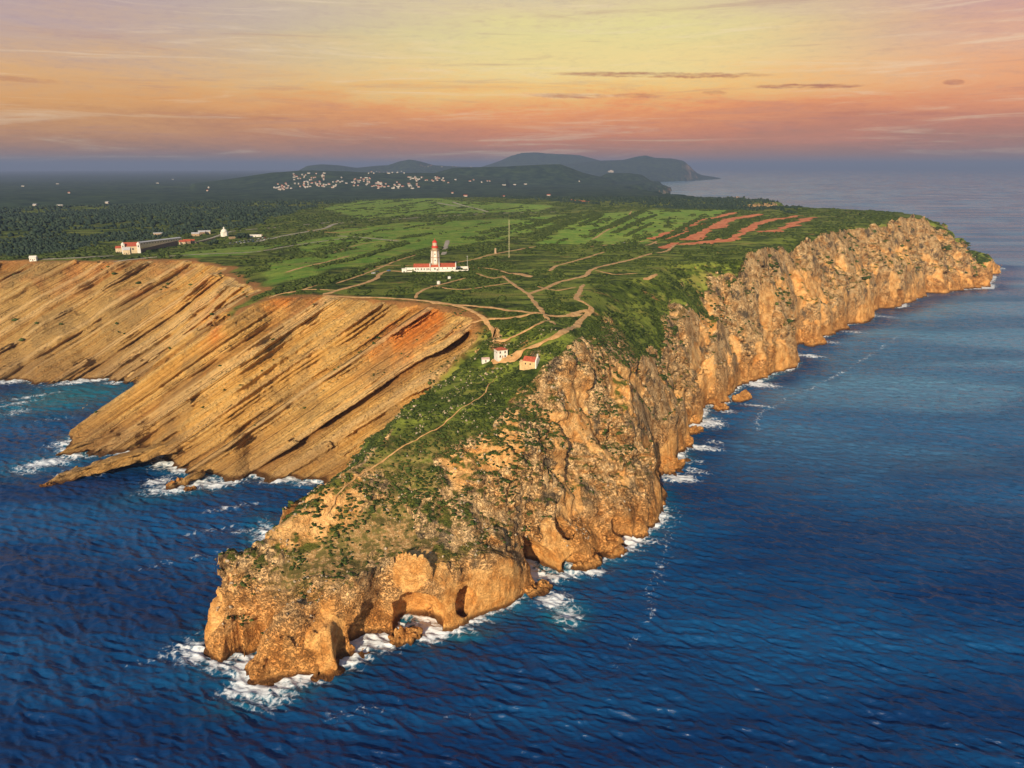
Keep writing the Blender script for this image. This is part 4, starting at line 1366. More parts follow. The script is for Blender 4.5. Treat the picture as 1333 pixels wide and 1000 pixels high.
rb = thing('lighthouse_hall', 'broad white hall with large red tiled roof right of the lighthouse tower', 'house', P0, rz)
MB().gable_wall(4.4, 22.6, -11.0, 1.5, -1.5, 4.4, 3.4).build('wall', M['white'], rb)
MB().gable(4.4, 22.6, -11.0, 1.5, 4.5, 3.5, 0.3).build('roof', M['tile'], rb)
MB().box(4.0, 4.9, -11.3, 1.8, 3.9, 8.6).build('gable_parapet', M['white'], rb)
MB().box(22.2, 23.2, -11.3, 1.8, 3.9, 8.6).build('gable_parapet', M['white'], rb)
MB().box(4.4, 22.6, -14.0, -11.1, -2.5, 2.2).build('terrace', M['white'], rb)
for x in (8.0, 13.5, 19.0):
    MB().box(x - 0.5, x + 0.5, -11.07, -10.8, 2.7, 3.9).build('window', M['dark'], rb)

yw = thing('courtyard_wall', 'white wall round the open yard at the right end of the lighthouse buildings', 'wall', P0, rz)
MB().box(22.8, 36.5, -13.9, -13.3, -3, 1.6).build('front_wall', M['white'], yw)
MB().box(35.9, 36.6, -13.2, 4.4, -3, 3.4).build('side_wall', M['white'], yw)
MB().box(22.8, 36.6, 4.5, 5.1, -2, 3.0).build('rear_wall', M['white'], yw)
tw = thing('terrace_wall', 'low white wall along the terrace at the left end of the lighthouse buildings', 'wall', P0, rz)
MB().box(-34.0, 4.2, -13.2, -12.6, -3, 0.8).build('front_wall', M['white'], tw)
MB().box(-34.6, -34.05, -13.2, 2.0, -2, 1.2).build('side_wall', M['white'], tw)
MB().box(-34.0, -23.8, 1.4, 2.0, -2, 2.6).build('rear_wall', M['white'], tw)
pv = thing('gatehouse', 'small white cubic hut with flat roof at the left corner of the lighthouse terrace', 'hut', P0, rz)
MB().box(-36.2, -31.2, -14.6, -10.4, -3, 3.2).build('wall', M['white'], pv)
MB().box(-36.4, -31.0, -14.8, -10.2, 3.2, 3.6).build('roof', M['white'], pv)
MB().box(-34.4, -33.2, -14.66, -14.4, -1.6, 1.0).build('door', M['dark'], pv)


def tank(px, py, label, r, h):
    p = place(px, py)
    t = thing('water_tank', label, 'tank', p, 0, 'white water tanks below the lighthouse')
    MB().ring([(r, -1), (r, h)], 14).build('drum', M['white'], t)
    MB().ring([(r + 0.12, h), (r + 0.12, h + 0.25), (r * 0.4, h + 0.8), (0.1, h + 0.95)], 14).build('lid', M['white'], t)


tank(571, 369.5, 'round white tank on the scrub, the one farther down the slope below the lighthouse', 1.7, 2.2)
tank(585, 362.5, 'round white tank close under the front wall of the lighthouse hall', 1.7, 1.6)


def post(px, py, h, label, r=0.16):
    p = place(px, py)
    t = thing('utility_pole', label, 'pole', p)
    MB().ring([(r, -1), (r * 0.7, h)], 8).build('shaft', M['steel'], t)
    MB().box(-1.1, 1.1, -0.08, 0.08, h - 0.9, h - 0.7).build('crossarm', M['steel'], t)


post(608.5, 347.5, 13.0, 'thin grey pole rising beside the walled yard of the lighthouse', 0.3)

p = place(662.5, 335)
ms = thing('lattice_mast', 'very tall thin lattice mast standing in the scrub right of the lighthouse', 'mast', p)
m_ = MB(); H_ = 46.0
for k in range(3):
    a = 2 * math.pi * k / 3
    x, y = 0.75 * math.cos(a), 0.75 * math.sin(a)
    m_.ring([(0.11, -1), (0.11, H_)], 5, 0, x, y)
m_.build('legs', M['mastp'], ms)
m_ = MB()
for j in range(40):
    for k in range(3):
        a, b = 2 * math.pi * (k + j) / 3, 2 * math.pi * (k + j + 1) / 3
        p0 = Vector((0.75 * math.cos(a), 0.75 * math.sin(a), j * H_ / 40)); p1 = Vector((0.75 * math.cos(b), 0.75 * math.sin(b), (j + 1) * H_ / 40))
        s = Vector((0.05, 0.05, 0))
        m_.add([p0 - s, p0 + s, p1 + s, p1 - s, p0 - s + Vector((0, 0, .1)), p0 + s + Vector((0, 0, .1)), p1 + s + Vector((0, 0, .1)), p1 - s + Vector((0, 0, .1))], [(0, 1, 2, 3), (7, 6, 5, 4), (0, 4, 5, 1), (2, 6, 7, 3), (1, 5, 6, 2), (0, 3, 7, 4)])
m_.build('bracing', M['mastp'], ms)
MB().ring([(1.2, -1), (1.2, 0.5)], 8).build('footing', M['stone'], ms)
MB().ring([(0.05, H_), (0.03, H_ + 4)], 5).build('aerial', M['mastp'], ms)

p = place(645, 330)
pl = thing('stone_pillar', 'stout tan stone pillar beside the sandy path right of the lighthouse', 'pillar', p)
MB().ring([(1.9, -1), (1.9, 0.5), (1.5, 0.7), (1.25, 5.8)], 10).build('shaft', M['stone'], pl)
MB().ring([(1.5, 5.8), (1.5, 6.2), (0.3, 7.0)], 10).build('cap', M['stone'], pl)

# ------------------------------------------------------------------ the two houses and the hut on the neck of the headland
p = place(652, 468)
hA_ = thing('cliff_house', 'square two storey white house with shallow red roof on the headland ridge', 'house', p, math.radians(24))
MB().box(-3.9, 3.9, -3.4, 3.4, -2, 5.9).build('wall', M['white'], hA_)
MB().box(-4.15, 4.15, -3.65, 3.65, 5.9, 6.2).build('cornice', M['stone'], hA_)
MB().hip(-3.9, 3.9, -3.4, 3.4, 6.21, 1.5, 0.15).build('roof', M['tile'], hA_)
for x in (-1.9, 1.9):
    for z in (1.0, 3.9):
        w_ = MB().box(x - 0.5, x + 0.5, -3.46, -3.2, z, z + 1.4).build('window', M['dark'], hA_)
        MB().box(x - 0.7, x + 0.7, -3.52, -3.25, z - 0.2, z).build('sill', M['stone'], w_)
    w_ = MB().box(-3.96, -3.7, x * 0.8 - 0.4, x * 0.8 + 0.4, 3.9, 5.1).build('window', M['dark'], hA_)
MB().box(-0.5, 0.5, -3.48, -3.2, -0.2, 2.0).build('door', M['stone'], hA_)

p = place(691, 480)
hB_ = thing('cliff_chapel', 'ochre chapel with red tiled roof and tall white gable end on the cliff top', 'chapel', p, math.radians(-26))
MB().gable_wall(-4.6, 4.6, -2.9, 2.9, -3, 4.0, 2.6).build('wall', M['ochre'], hB_)
MB().gable(-4.6, 4.4, -2.9, 2.9, 4.05, 2.6, 0.3).build('roof', M['tile'], hB_)
for x in (-2.8, 0.8):
    MB().box(x - 0.45, x + 0.45, -2.96, -2.7, 1.5, 2.8).build('window', M['dark'], hB_)
MB().gable_wall(4.65, 5.5, -3.3, 3.3, -3, 4.9, 3.0).build('facade', M['white'], hB_)
MB().box(5.4, 5.58, -0.7, 0.7, -0.6, 2.1).build('door', M['dark'], hB_)
MB().box(4.75, 5.4, -0.8, 0.8, 7.0, 9.2).build('bell_gable', M['white'], hB_)
MB().box(-7.6, -4.7, -2.2, 2.2, -3, 2.6).build('annex', M['ochre'], hB_)
MB().gable(-7.6, -4.7, -2.2, 2.2, 2.65, 0.9, 0.2).build('annex_roof', M['ochre'], hB_)

p = place(632, 468.5)
hC_ = thing('white_hut', 'low white hut with pinkish roof beside the two storey house on the ridge', 'hut', p, math.radians(12))
MB().gable_wall(-2.8, 2.8, -1.6, 1.6, -1.5, 1.9, 0.9).build('wall', M['white'], hC_)
M['pinkroof'] = simple('faded_pink_roof', (0.60, 0.42, 0.36), 0.85, 0.1, 0.8)
MB().gable(-2.8, 2.8, -1.6, 1.6, 1.95, 0.9, 0.2).build('roof', M['pinkroof'], hC_)
MB().box(-0.4, 0.4, -1.66, -1.4, -0.2, 1.5).build('door', M['dark'], hC_)

# ------------------------------------------------------------------ sanctuary on the left
p = place(168, 330)
ch = thing('sanctuary_church', 'big cream church with red roofs at the left end of the long pilgrim lodging', 'church', p, math.radians(18))
MB().gable_wall(-8, 14, -1, 15, -3, 10.0, 5.0).build('nave', M['cream'], ch)
MB().gable(-8, 14, -1, 15, 10.1, 5.1, 0.5).build('roof', M['tile'], ch)
for x in (-8.2, 12.0):
    t_ = MB().box(x, x + 4.2, -3.8, 0.4, -3, 13.0).build('bell_tower', M['white'], ch)
    MB().ring([(2.9, 13.0), (2.0, 14.5), (0.2, 16.4)], 8, math.pi / 8, x + 2.1, -1.7).build('spire', M['white'], t_)
    MB().box(x + 1.4, x + 2.8, -3.87, -3.5, 9.0, 11.6).build('belfry_opening', M['dark'], t_)
MB().box(-1.0, 1.2, -1.07, -0.8, 5.0, 7.5).build('window', M['dark'], ch)
MB().box(5.0, 7.2, -1.07, -0.8, 5.0, 7.5).build('window', M['dark'], ch)
for (x, y, w_, d_, hh_, rs, lab, mt) in ((157, 329, 11, 9, 7.0, 3.0, 'cream house with red gable roof in front of the big church, its leftmost neighbour', 'cream'),
                                         (166, 331, 9, 8, 6.0, 3.6, 'bright cream gabled house nearest the cliff, in front of the big church', 'cream'),
                                         (176, 329, 9, 8, 5.0, 2.6, 'low red roofed house between the big church and the brown wall', 'cream'),
                                         (238, 318, 10, 8, 4.0, 2.6, 'small red roofed house at the far right end of the pilgrim lodging', 'cream'),
                                         (244, 317.5, 12, 8, 4.6, 3.0, 'middle one of three red roofed houses right of the pilgrim lodging', 'brick'),
                                         (250, 316.5, 9, 7, 3.8, 2.6, 'rightmost of three red roofed houses right of the pilgrim lodging', 'cream'),
                                         (255, 307, 14, 8, 4.2, 2.2, 'ruined tan house among dark trees left of the white domed chapel', 'stone'),
                                         (263, 305.5, 12, 9, 5.0, 2.4, 'tan house with pale roof standing among trees behind the pilgrim lodging', 'brick'),
                                         (270, 304.5, 12, 9, 4.4, 2.0, 'pale low house nearest the white domed chapel on its left', 'cream'),
                                         (206, 306, 16, 7, 3.2, 1.2, 'long low pale farmhouse in the dark woods above the pilgrim lodging', 'stone'),
                                         (44, 339.5, 8, 6, 4.0, 2.2, 'lonely white hut near the cliff edge at the far left', 'white'),
                                         (333, 308.5, 20, 6, 3.4, 0.8, 'long low white building behind the car park near the domed chapel', 'white')):
    q = place(x, y)
    t = thing('house', lab, 'house', q, math.radians(14))
    MB().gable_wall(-w_ / 2, w_ / 2, -d_ / 2, d_ / 2, -3, hh_, rs).build('wall', M[mt], t)
    MB().gable(-w_ / 2, w_ / 2, -d_ / 2, d_ / 2, hh_ + 0.05, rs, 0.4).build('roof', M['tile' if 'red' in lab else ('greyroof' if mt != 'white' else 'white')], t)
    MB().box(-0.6, 0.6, -d_ / 2 - 0.06, -d_ / 2 + 0.2, 0, 2.1).build('door', M['dark'], t)
    for sx in (-w_ * 0.3, w_ * 0.3):
        MB().box(sx - 0.5, sx + 0.5, -d_ / 2 - 0.06, -d_ / 2 + 0.2, 1.3, 2.5).build('window', M['dark'], t)

pa, pb = place(183, 322.5), place(237, 314.5)
v = pb - pa; ln = math.hypot(v.x, v.y)
lo = thing('pilgrim_lodging', 'very long cream arcaded lodging with pale roof running right from the church', 'building', pa, math.atan2(v.y, v.x))
zz = max(pa.z, pb.z) - pa.z
MB().gable_wall(0, ln, 0, 9, -8, 6.4 + zz, 1.2).build('wall', M['cream'], lo)
MB().gable(0, ln, 0, 9, 6.5 + zz, 1.3, 0.3).build('roof', M['greyroof'], lo)
for k in range(int(ln / 6)):
    x = 3 + 6 * k
    MB().box(x - 0.7, x + 0.7, -0.06, 0.2, 3.4 + zz, 5.2 + zz).build('window', M['dark'], lo)
pa, pb = place(184, 328.5), place(232, 319)
v = pb - pa; ln = math.hypot(v.x, v.y)
bw = thing('yard_wall', 'long brown stone wall below the pilgrim lodging', 'wall', pa, math.atan2(v.y, v.x))
MB().box(0, ln, 0, 1.0, -6, 5.0 + max(0, pb.z - pa.z)).build('masonry', M['brick'], bw)
MB().box(-0.2, ln + 0.2, -0.15, 1.15, 5.0 + max(0, pb.z - pa.z), 5.4 + max(0, pb.z - pa.z)).build('coping', M['stone'], bw)

p = place(292.5, 308.5)
hc = thing('domed_chapel', 'small white domed chapel standing alone beside the road left of the car park', 'chapel', p, math.radians(0))
MB().ring([(6.6, -2), (6.6, 8.5)], 6, math.pi / 6).build('wall', M['white'], hc)
MB().ring([(7.0, 8.5), (7.0, 9.0), (6.2, 9.1)], 6, math.pi / 6).build('cornice', M['white'], hc)
d_ = MB().ring([(6.0, 9.1), (5.6, 11.0), (4.4, 12.8), (2.4, 14.2), (1.2, 14.6)], 18).build('dome', M['white'], hc, True)
MB().ring([(1.3, 14.5), (1.3, 16.6), (1.6, 16.7), (0.9, 17.6), (0.1, 18.6)], 10).build('cupola', M['white'], d_)
MB().box(-1.3, 1.3, -5.85, -5.5, 0, 4.2).build('door', M['dark'], hc)
for (xa, ya, xb, yb, lab, h_) in ((298, 311.5, 342, 307, 'low tan wall behind the car park right of the domed chapel', 2.0), (255, 317, 287, 309, 'low pale wall climbing from the red roofed houses to the domed chapel', 1.6)):
    a, b = place(xa, ya), place(xb, yb)
    v = b - a; ln = math.hypot(v.x, v.y)
    t = tag(MB().box(0, ln, -0.4, 0.4, -3, h_ + max(0, b.z - a.z)).build('low_wall', M['stone']), lab, 'wall')
    t.location = a; t.rotation_euler.z = math.atan2(v.y, v.x)


# ------------------------------------------------------------------ cars
def make_car(paint, van=False):
    t = thing('parked_car', '', 'car', (0, 0, 0))
    L_, W_, H_ = (4.2, 1.75, 1.45) if not van else (5.0, 1.9, 2.1)
    pr = [(-2.1, .35), (-2.1, .75), (-1.3, .95), (1.75, .95), (2.1, .85), (2.1, .35)] if not van else [(-2.5, .35), (-2.5, 1.0), (-1.9, 1.15), (2.4, 1.15), (2.5, 1.0), (2.5, .35)]
    vs = [(x, s * W_ / 2, z) for s in (-1, 1) for x, z in pr]
    n = len(pr)
    MB().add(vs, [tuple(range(n)), tuple(reversed(range(n, 2 * n)))] + [(k, k + n, (k + 1) % n + n, (k + 1) % n) for k in range(n)]).build('body', paint, t)
    cb = [(-1.25, .96), (-.55, H_), (1.2, H_), (1.7, .96)] if not van else [(-1.85, 1.16), (-1.3, H_), (2.35, H_), (2.42, 1.16)]
    vs = [(x, s * (W_ / 2 - .12), z) for s in (-1, 1) for x, z in cb]
    MB().add(vs, [(0, 1, 2, 3), (7, 6, 5, 4)] + [(k, k + 4, (k + 1) % 4 + 4, (k + 1) % 4) for k in range(4)]).build('cabin_glass', M['dark'], t)
    xa, xb = (-.5, 1.15) if not van else (-1.25, 2.3)
    MB().box(xa, xb, -(W_ / 2 - .1), W_ / 2 - .1, H_ + .005, H_ + .06).build('roof_panel', paint, t)
    for x in (-1.35, 1.35):
        for s in (-1, 1):
            w = MB()
            vs = []
            for yy in (s * W_ / 2 - .11, s * W_ / 2 + .11):
                for k in range(12):
                    a = 2 * math.pi * k / 12
                    vs.append((x + .33 * math.cos(a), yy, .33 + .33 * math.sin(a)))
            w.add(vs, [tuple(range(12)), tuple(reversed(range(12, 24)))] + [(k, k + 12, (k + 1) % 12 + 12, (k + 1) % 12) for k in range(12)]).build('wheel', M['rubber'], t)
    return t


CARS = {}


def car(px, py, col, label, rz_, group=None, van=False):
    key = (col, van)
    q = place(px, py)
    if key not in CARS:
        CARS[key] = make_car(M[col], van)
        o = CARS[key]
    else:
        o = copy_tree(CARS[key])
    o.location = (q.x, q.y, q.z + 0.15); o.rotation_euler = (0, 0, rz_)
    tag(o, label, 'van' if van else 'car', group)
    if not group and 'group' in o:
        del o['group']


car(486, 356.5, 'car_white', 'white car at the roadside left of the lighthouse terrace, the leftmost of three', 0.4)
car(491, 354.5, 'car_dark', 'dark car just right of the white one left of the lighthouse terrace', 0.5)
car(506, 353.2, 'car_blue', 'blue car nearest the small hut at the left end of the lighthouse terrace', 0.1)
car(812, 318, 'car_white', 'lone white van on the scrub below the right hand green meadow', 0.1, None, True)
rg = random.Random(3)
names = {'car_white': 'white', 'car_dark': 'black', 'car_blue': 'blue', 'car_grey': 'silver', 'car_red': 'red'}
for row, (x0, y0, x1, y1, n) in enumerate(((300, 317.2, 346, 309.8, 11), (304, 318.6, 350, 311.4, 10), (312, 315.0, 340, 310.6, 6))):
    for k in range(n):
        t = (k + rg.uniform(-.2, .2)) / (n - 1)
        t = min(max(t, 0), 1)
        col = rg.choice(['car_white', 'car_white', 'car_blue', 'car_dark', 'car_grey', 'car_grey', 'car_red'])
        car(x0 + (x1 - x0) * t, y0 + (y1 - y0) * t, col, '%s car parked in the packed rows of the car park beside the domed chapel' % names[col], 1.25 + rg.uniform(-.15, .15), '%s cars in the car park' % names[col])

# ------------------------------------------------------------------ far houses
def far_top(x, y):
    r = np.hypot(x, y)
    if r < R1 - 60:
        return float(top(x, y))
    u = np.clip((math.atan2(x, y) - FT[0]) / (FT[1] - FT[0]), 0, len(FT) - 1.01)
    v = np.clip((math.log(r) - math.log(3240.0)) / (math.log(FR[1]) - math.log(FR[0])), 0, len(FR) - 1.01)
    i, j = int(u), int(v); a, b = u - i, v - j
    return float(FH[i, j] * (1 - a) * (1 - b) + FH[i + 1, j] * a * (1 - b) + FH[i, j + 1] * (1 - a) * b + FH[i + 1, j + 1] * a * b)


def far_place(px, py):
    dx, dy = px - 666.5, 500 - py
    d = (dx, F_PX * math.cos(PITCH) + dy * math.sin(PITCH), -F_PX * math.sin(PITCH) + dy * math.cos(PITCH))
    k = math.hypot(d[0], d[1])
    for r in np.exp(np.linspace(math.log(1000), math.log(30000), 1600)):
        x, y, z = d[0] / k * r, d[1] / k * r, CAM_H + d[2] / k * r
        g = far_top(x, y)
        if z <= g:
            return Vector((x, y, g))
    return None


M['vwall'] = simple('weathered_village_plaster', (0.40, 0.36, 0.31), 0.9, 0.25, 0.06)


def house_mesh(w, d, h, rs, roof):
    b = MB().gable_wall(-w / 2, w / 2, -d / 2, d / 2, -4, h, rs, 0).gable(-w / 2, w / 2, -d / 2, d / 2, h + 0.1, rs, 0.5, 0.3, 1)
    b.box(-w * .3, -w * .3 + 1.4, -d / 2 - .1, -d / 2 + .3, 1.2, 2.8, 2).box(w * .2, w * .2 + 1.4, -d / 2 - .1, -d / 2 + .3, 1.2, 2.8, 2)
    return b.build('village_house', [M['vwall'], roof, M['dark']])


PROTO = [house_mesh(11, 8, 5, 2.2, M['tile']), house_mesh(17, 9, 4.6, 2.6, M['tile']), house_mesh(10, 9, 6.5, 1.4, M['white']), house_mesh(24, 10, 5.0, 1.2, M['white']), house_mesh(14, 10, 5, 1.8, M['greyroof'])]
used = [False] * len(PROTO)


def far_house(px, py, k, label, group, rz_=0.0):
    p = far_place(px, py)
    if p is None:
        return
    o = PROTO[k] if not used[k] else PROTO[k].copy()
    if used[k]:
        C.objects.link(o)
    used[k] = True
    o.location = p; o.rotation_euler.z = rz_
    tag(o, label, 'house', group)


rg = random.Random(11)
for (x0, x1, y0, y1, n, where) in ((350, 380, 245, 249, 10, 'at the left foot of the hilltop village'), (362, 396, 239, 246, 18, 'in the left part of the hilltop village'), (380, 424, 226, 236, 24, 'scattered on the upper left slope of the hilltop village'),
                                   (395, 442, 235, 245, 34, 'in the dense middle of the hilltop village'), (440, 482, 232, 243, 26, 'in the right middle of the hilltop village'), (476, 502, 238, 244, 12, 'on the near edge of the hilltop village'),
                                   (490, 546, 236, 246, 34, 'in the right part of the hilltop village'), (530, 582, 231, 236.5, 32, 'in the close right hand rows of the far village'), (475, 528, 223.5, 227, 14, 'along the crest behind the hilltop village'),
                                   (545, 620, 215, 218, 16, 'on the skyline ridge beyond the hilltop village'), (580, 640, 234, 239, 6, 'scattered in the dark country right of the hilltop village')):
    for i in range(n):
        x, y = rg.uniform(x0, x1), rg.uniform(y0, y1)
        k = rg.choice((0, 0, 1, 2, 2, 3, 4))
        far_house(x, y, k, 'tiny pale house %s' % where, 'houses ' + where, rg.uniform(-.6, .6))
for i, (x, y, k, lab) in enumerate(((79, 269, 3, 'small white farmhouse in the dark woods far left, below the horizon'), (46, 268, 4, 'pale farmhouse left of the isolated white one in the far left woods'), (30, 243, 3, 'white house in the pale streak near the left horizon'), (75, 240, 3, 'white house at the right end of the pale streak near the left horizon'),
                                    (90, 252, 0, 'lone white house in the middle of the far left woods'), (140, 265, 4, 'lone pale house in the woods straight above the church'), (272, 245, 2, 'white house in woods left of the hilltop village'), (270, 249, 0, 'red roofed house just below the white one left of the village'), (205, 239, 3, 'far white barn on the plain left of the village'), (225, 234, 3, 'farther white barn on the plain toward the horizon'),
                                    (589, 252, 0, 'red roofed farmhouse left of the red earth patch in the far fields'), (606, 256, 1, 'larger red roofed farmhouse in the far fields right of the road bend'), (656, 257, 0, 'red roofed farmhouse in the middle of the far dark scrub'), (714, 255, 1, 'pale farmhouse just above the red earth patch'),
                                    (656, 241.5, 3, 'first of the long white sheds on the dark ridge, left end'), (670, 241, 3, 'middle long white shed on the dark ridge'), (684, 240.5, 3, 'last of the long white sheds on the dark ridge, right end'), (627, 238, 2, 'white house left of the long white sheds on the dark ridge'), (754, 237, 2, 'lone white house where the dark ridge slopes down to the bay'))):
    far_house(x, y, k, lab, None, 0.1 * (i % 5) - .2)
p = far_place(795, 224.5)
if p:
    t = thing('hotel_block', 'big white block building on the blue hillside above the distant cliff', 'building', p)
    MB().box(-50, 50, -22, 22, -20, 26).build('wall', M['vwall'], t)
    MB().box(-22, 28, -18, 18, 26, 38).build('upper_storey', M['vwall'], t)

# ------------------------------------------------------------------ rocks in the sea
def sea_rock(px, py, a, b, h, rot, label, seed):
    bm = bmesh.new()
    bmesh.ops.create_icosphere(bm, subdivisions=5, radius=1.0)
    V = np.array([v.co[:] for v in bm.verts], f32)
    pass
    S = V * np.array([a, b, h], f32)
    Nn_ = V / np.array([a, b, h], f32); Nn_ /= np.linalg.norm(Nn_, axis=1)[:, None]
    o3 = np.array([seed * 37.1, seed * 11.3, 0], f32)
    D = 0.30 * min(a, b, h * 1.5) * vn(S + o3, max(a, b) * 0.6, 401) + 0.20 * min(a, h * 1.5) * (np.abs(vn(S + o3, max(a, b) * 0.25, 402)) - .3) * 2 + 0.5 * vn(S + o3, 2.0, 403) + 0.25 * vn(S + o3, 0.9, 404)
    lay = line_noise(S @ np.array([0.2, 0.35, 0.9], f32), 1.1, 500 + seed)
    S = S + Nn_ * D[:, None] + Nn_ * np.array([1, 1, 0.2], f32) * 0.35 * lay[:, None]
    S[:, 2] = np.where(S[:, 2] < -2.5, -2.5, S[:, 2])
    for i, v in enumerate(bm.verts):
        v.co = S[i].tolist()
    me = bpy.data.meshes.new('sea_rock')
    bm.to_mesh(me); bm.free()
    me.materials.append(M['land'])
    me.polygons.foreach_set('use_smooth', [True] * len(me.polygons))
    for nm, val in (('face', 0.4), ('bed', 0.0), ('cliff', 1.0), ('left', 0.0), ('field', 0.0), ('rimd', -80.0)):
        at_ = me.attributes.new(nm, 'FLOAT', 'POINT'); at_.data.foreach_set('value', np.full(len(S), val, f32))
    o = bpy.data.objects.new('sea_rock', me); C.objects.link(o)
    x, y = up(px, py, 0)
    o.location = (x, y, 0); o.rotation_euler.z = rot
    tag(o, label, 'rock')


sea_rock(528, 832, 8.5, 4.2, 4.0, 0.35, 'rounded orange rock in the surf in front of the large sea cave arch', 1)
sea_rock(965, 520, 15, 7, 5.0, 0.6, 'long brown rock lying off the cliff foot beside the white surf', 2)
sea_rock(938, 532, 11, 6, 4.0, 0.8, 'orange rock ledge just left of the long brown rock at the cliff foot', 3)
sea_rock(903, 563, 9, 5, 4.5, 0.8, 'small brown rock at the cliff foot between two surf patches', 4)
sea_rock(885, 580, 12, 8, 7.0, 0.9, 'broad dark brown rock shelf bulging from the cliff foot', 5)
sea_rock(872, 610, 11, 8, 9.0, 1.0, 'grey brown boulder mass at the cliff foot below the broad shelf', 6)
sea_rock(700, 768, 9, 6, 2.6, 0.7, 'flat orange rock at the mouth of the big dark sea cave', 7)
sea_rock(765, 735, 11, 5, 3.0, 0.6, 'low orange ledge right of the big dark sea cave', 8)
sea_rock(232, 630, 9, 3, 3.2, 0.75, 'dark pointed rock in the white surf below the left cliff', 9)
sea_rock(247, 637, 4, 2.5, 1.8, 0.4, 'small dark rock awash at the right of the pointed rock', 10)
sea_rock(62, 632, 6, 2.4, 1.4, 0.5, 'low dark rock awash off the seaward tip of the long slab', 11)
sea_rock(1060, 447, 22, 10, 5.0, 0.7, 'brown rock platform at the foot of the far cliff bay', 12)

# ------------------------------------------------------------------ scrub, hedges and woods
def ico(sub):
    bm = bmesh.new()
    bmesh.ops.create_icosphere(bm, subdivisions=sub, radius=1.0)
    V = np.array([v.co[:] for v in bm.verts], f32); Fc = np.array([[v.index for v in f.verts] for f in bm.faces], np.int32)
    bm.free()
    return V, Fc


ICO = {1: ico(1), 2: ico(2)}
nr_ = np.random.default_rng(23)


def clumps(X, Y, R, Hh, sub, jit=0.34):
    """leafy lumps as vertex and face arrays"""
    V0, F0 = ICO[sub]
    n = len(X)
    ang = nr_.uniform(0, 6.283, n)
    c, s = np.cos(ang), np.sin(ang)
    sc_ = 1 + nr_.uniform(-jit, jit, (n, len(V0)))
    el_ = nr_.uniform(0.7, 1.4, n)
    vx = V0[None, :, 0] * sc_ * (R * el_)[:, None]; vy = V0[None, :, 1] * sc_ * (R / el_)[:, None]
    Z_ = top(X, Y)
    P_ = np.stack([X[:, None] + vx * c[:, None] - vy * s[:, None], Y[:, None] + vx * s[:, None] + vy * c[:, None], Z_[:, None] + Hh[:, None] * (0.30 + V0[None, :, 2] * sc_ * 0.75)], -1)
    Fa = F0[None] + (np.arange(n) * len(V0))[:, None, None]
    return P_.reshape(-1, 3), Fa.reshape(-1, 3)


def leaf_material(name, a, b, c):
    m, N = new_mat(name)
    g = N.n('ShaderNodeNewGeometry')
    P = g.outputs['Position']
    n1_ = N.noise(P, 1 / 14.0, 3, 0.6)
    n2_ = N.noise(P, 1 / 1.6, 4, 0.7)
    col = N.mix(N.ss(n1_, 0.35, 0.65), a, b)
    col = N.mix(N.m('MULTIPLY', N.ss(n2_, 0.5, 0.68), 0.7), col, c)
    rnd = g.outputs['Random Per Island']
    col = N.mix(N.m('MULTIPLY', N.ss(rnd, 0.6, 1.0), 0.5), col, c)
    bp = N.n('ShaderNodeBump', {}, Strength=0.9, Distance=0.5, Height=n2_)
    bs = N.n('ShaderNodeBsdfPrincipled', {}, Base_Color=col, Roughness=0.9, Normal=bp.outputs[0])
    bs.inputs['Specular IOR Level'].default_value = 0.15
    out(N, bs.outputs[0])
    return m


M['pale_stone'] = simple('pale_limestone', (0.44, 0.35, 0.24), 0.9, 0.2, 0.5)
M['scrub'] = leaf_material('scrub_leaves', (0.022, 0.040, 0.009), (0.050, 0.076, 0.016), (0.115, 0.145, 0.034))
M['wood'] = leaf_material('wood_leaves', (0.014, 0.030, 0.022), (0.028, 0.050, 0.034), (0.060, 0.085, 0.048))

# ground kept clear: paths, yards and buildings
CLEAR = np.zeros((NI, NJ), bool)
for L, w in PATH_LINES:
    for ox in np.linspace(-1, 1, 7):
        for oy in np.linspace(-1, 1, 7):
            x = L[:, 0] + ox * (w * .5 + 1.0); y = L[:, 1] + oy * (w * .5 + 1.0)
            i = np.clip(((np.arctan2(x, y) - TH0) / DTH).round().astype(int), 0, NI - 1); j = np.clip(((np.log(np.hypot(x, y)) - L0) / DL).round().astype(int), 0, NJ - 1)
            CLEAR[i, j] = True
for o in list(C.objects):
    if o.get('category') in ('lighthouse', 'house', 'hut', 'church', 'chapel', 'car', 'van', 'tank', 'wall', 'building', 'pillar') and math.hypot(o.location.x, o.location.y) < 2000:
        rad = 26 if o.get('category') == 'lighthouse' else (4 if o.get('category') in ('car', 'van', 'tank', 'pillar') else 9)
        CLEAR |= (GX - o.location.x) ** 2 + (GY - o.location.y) ** 2 < rad * rad

WOOD = plan_poly([(0, 335), (60, 331), (140, 320), (180, 316), (235, 306), (285, 300), (330, 295), (360, 283), (420, 268), (480, 257), (560, 251), (640, 257), (720, 262), (770, 266), (860, 271), (960, 274), (1040, 279)])
WOOD = WOOD + [(1100, 2800), (1000, 3300), (-3000, 3300), (-3000, 1500)]
GWOOD = sstep(poly_sd(GX + 20 * vn2(GX, GY, 60, 93), GY + 20 * vn2(GX, GY, 60, 94), WOOD), -6, 14)

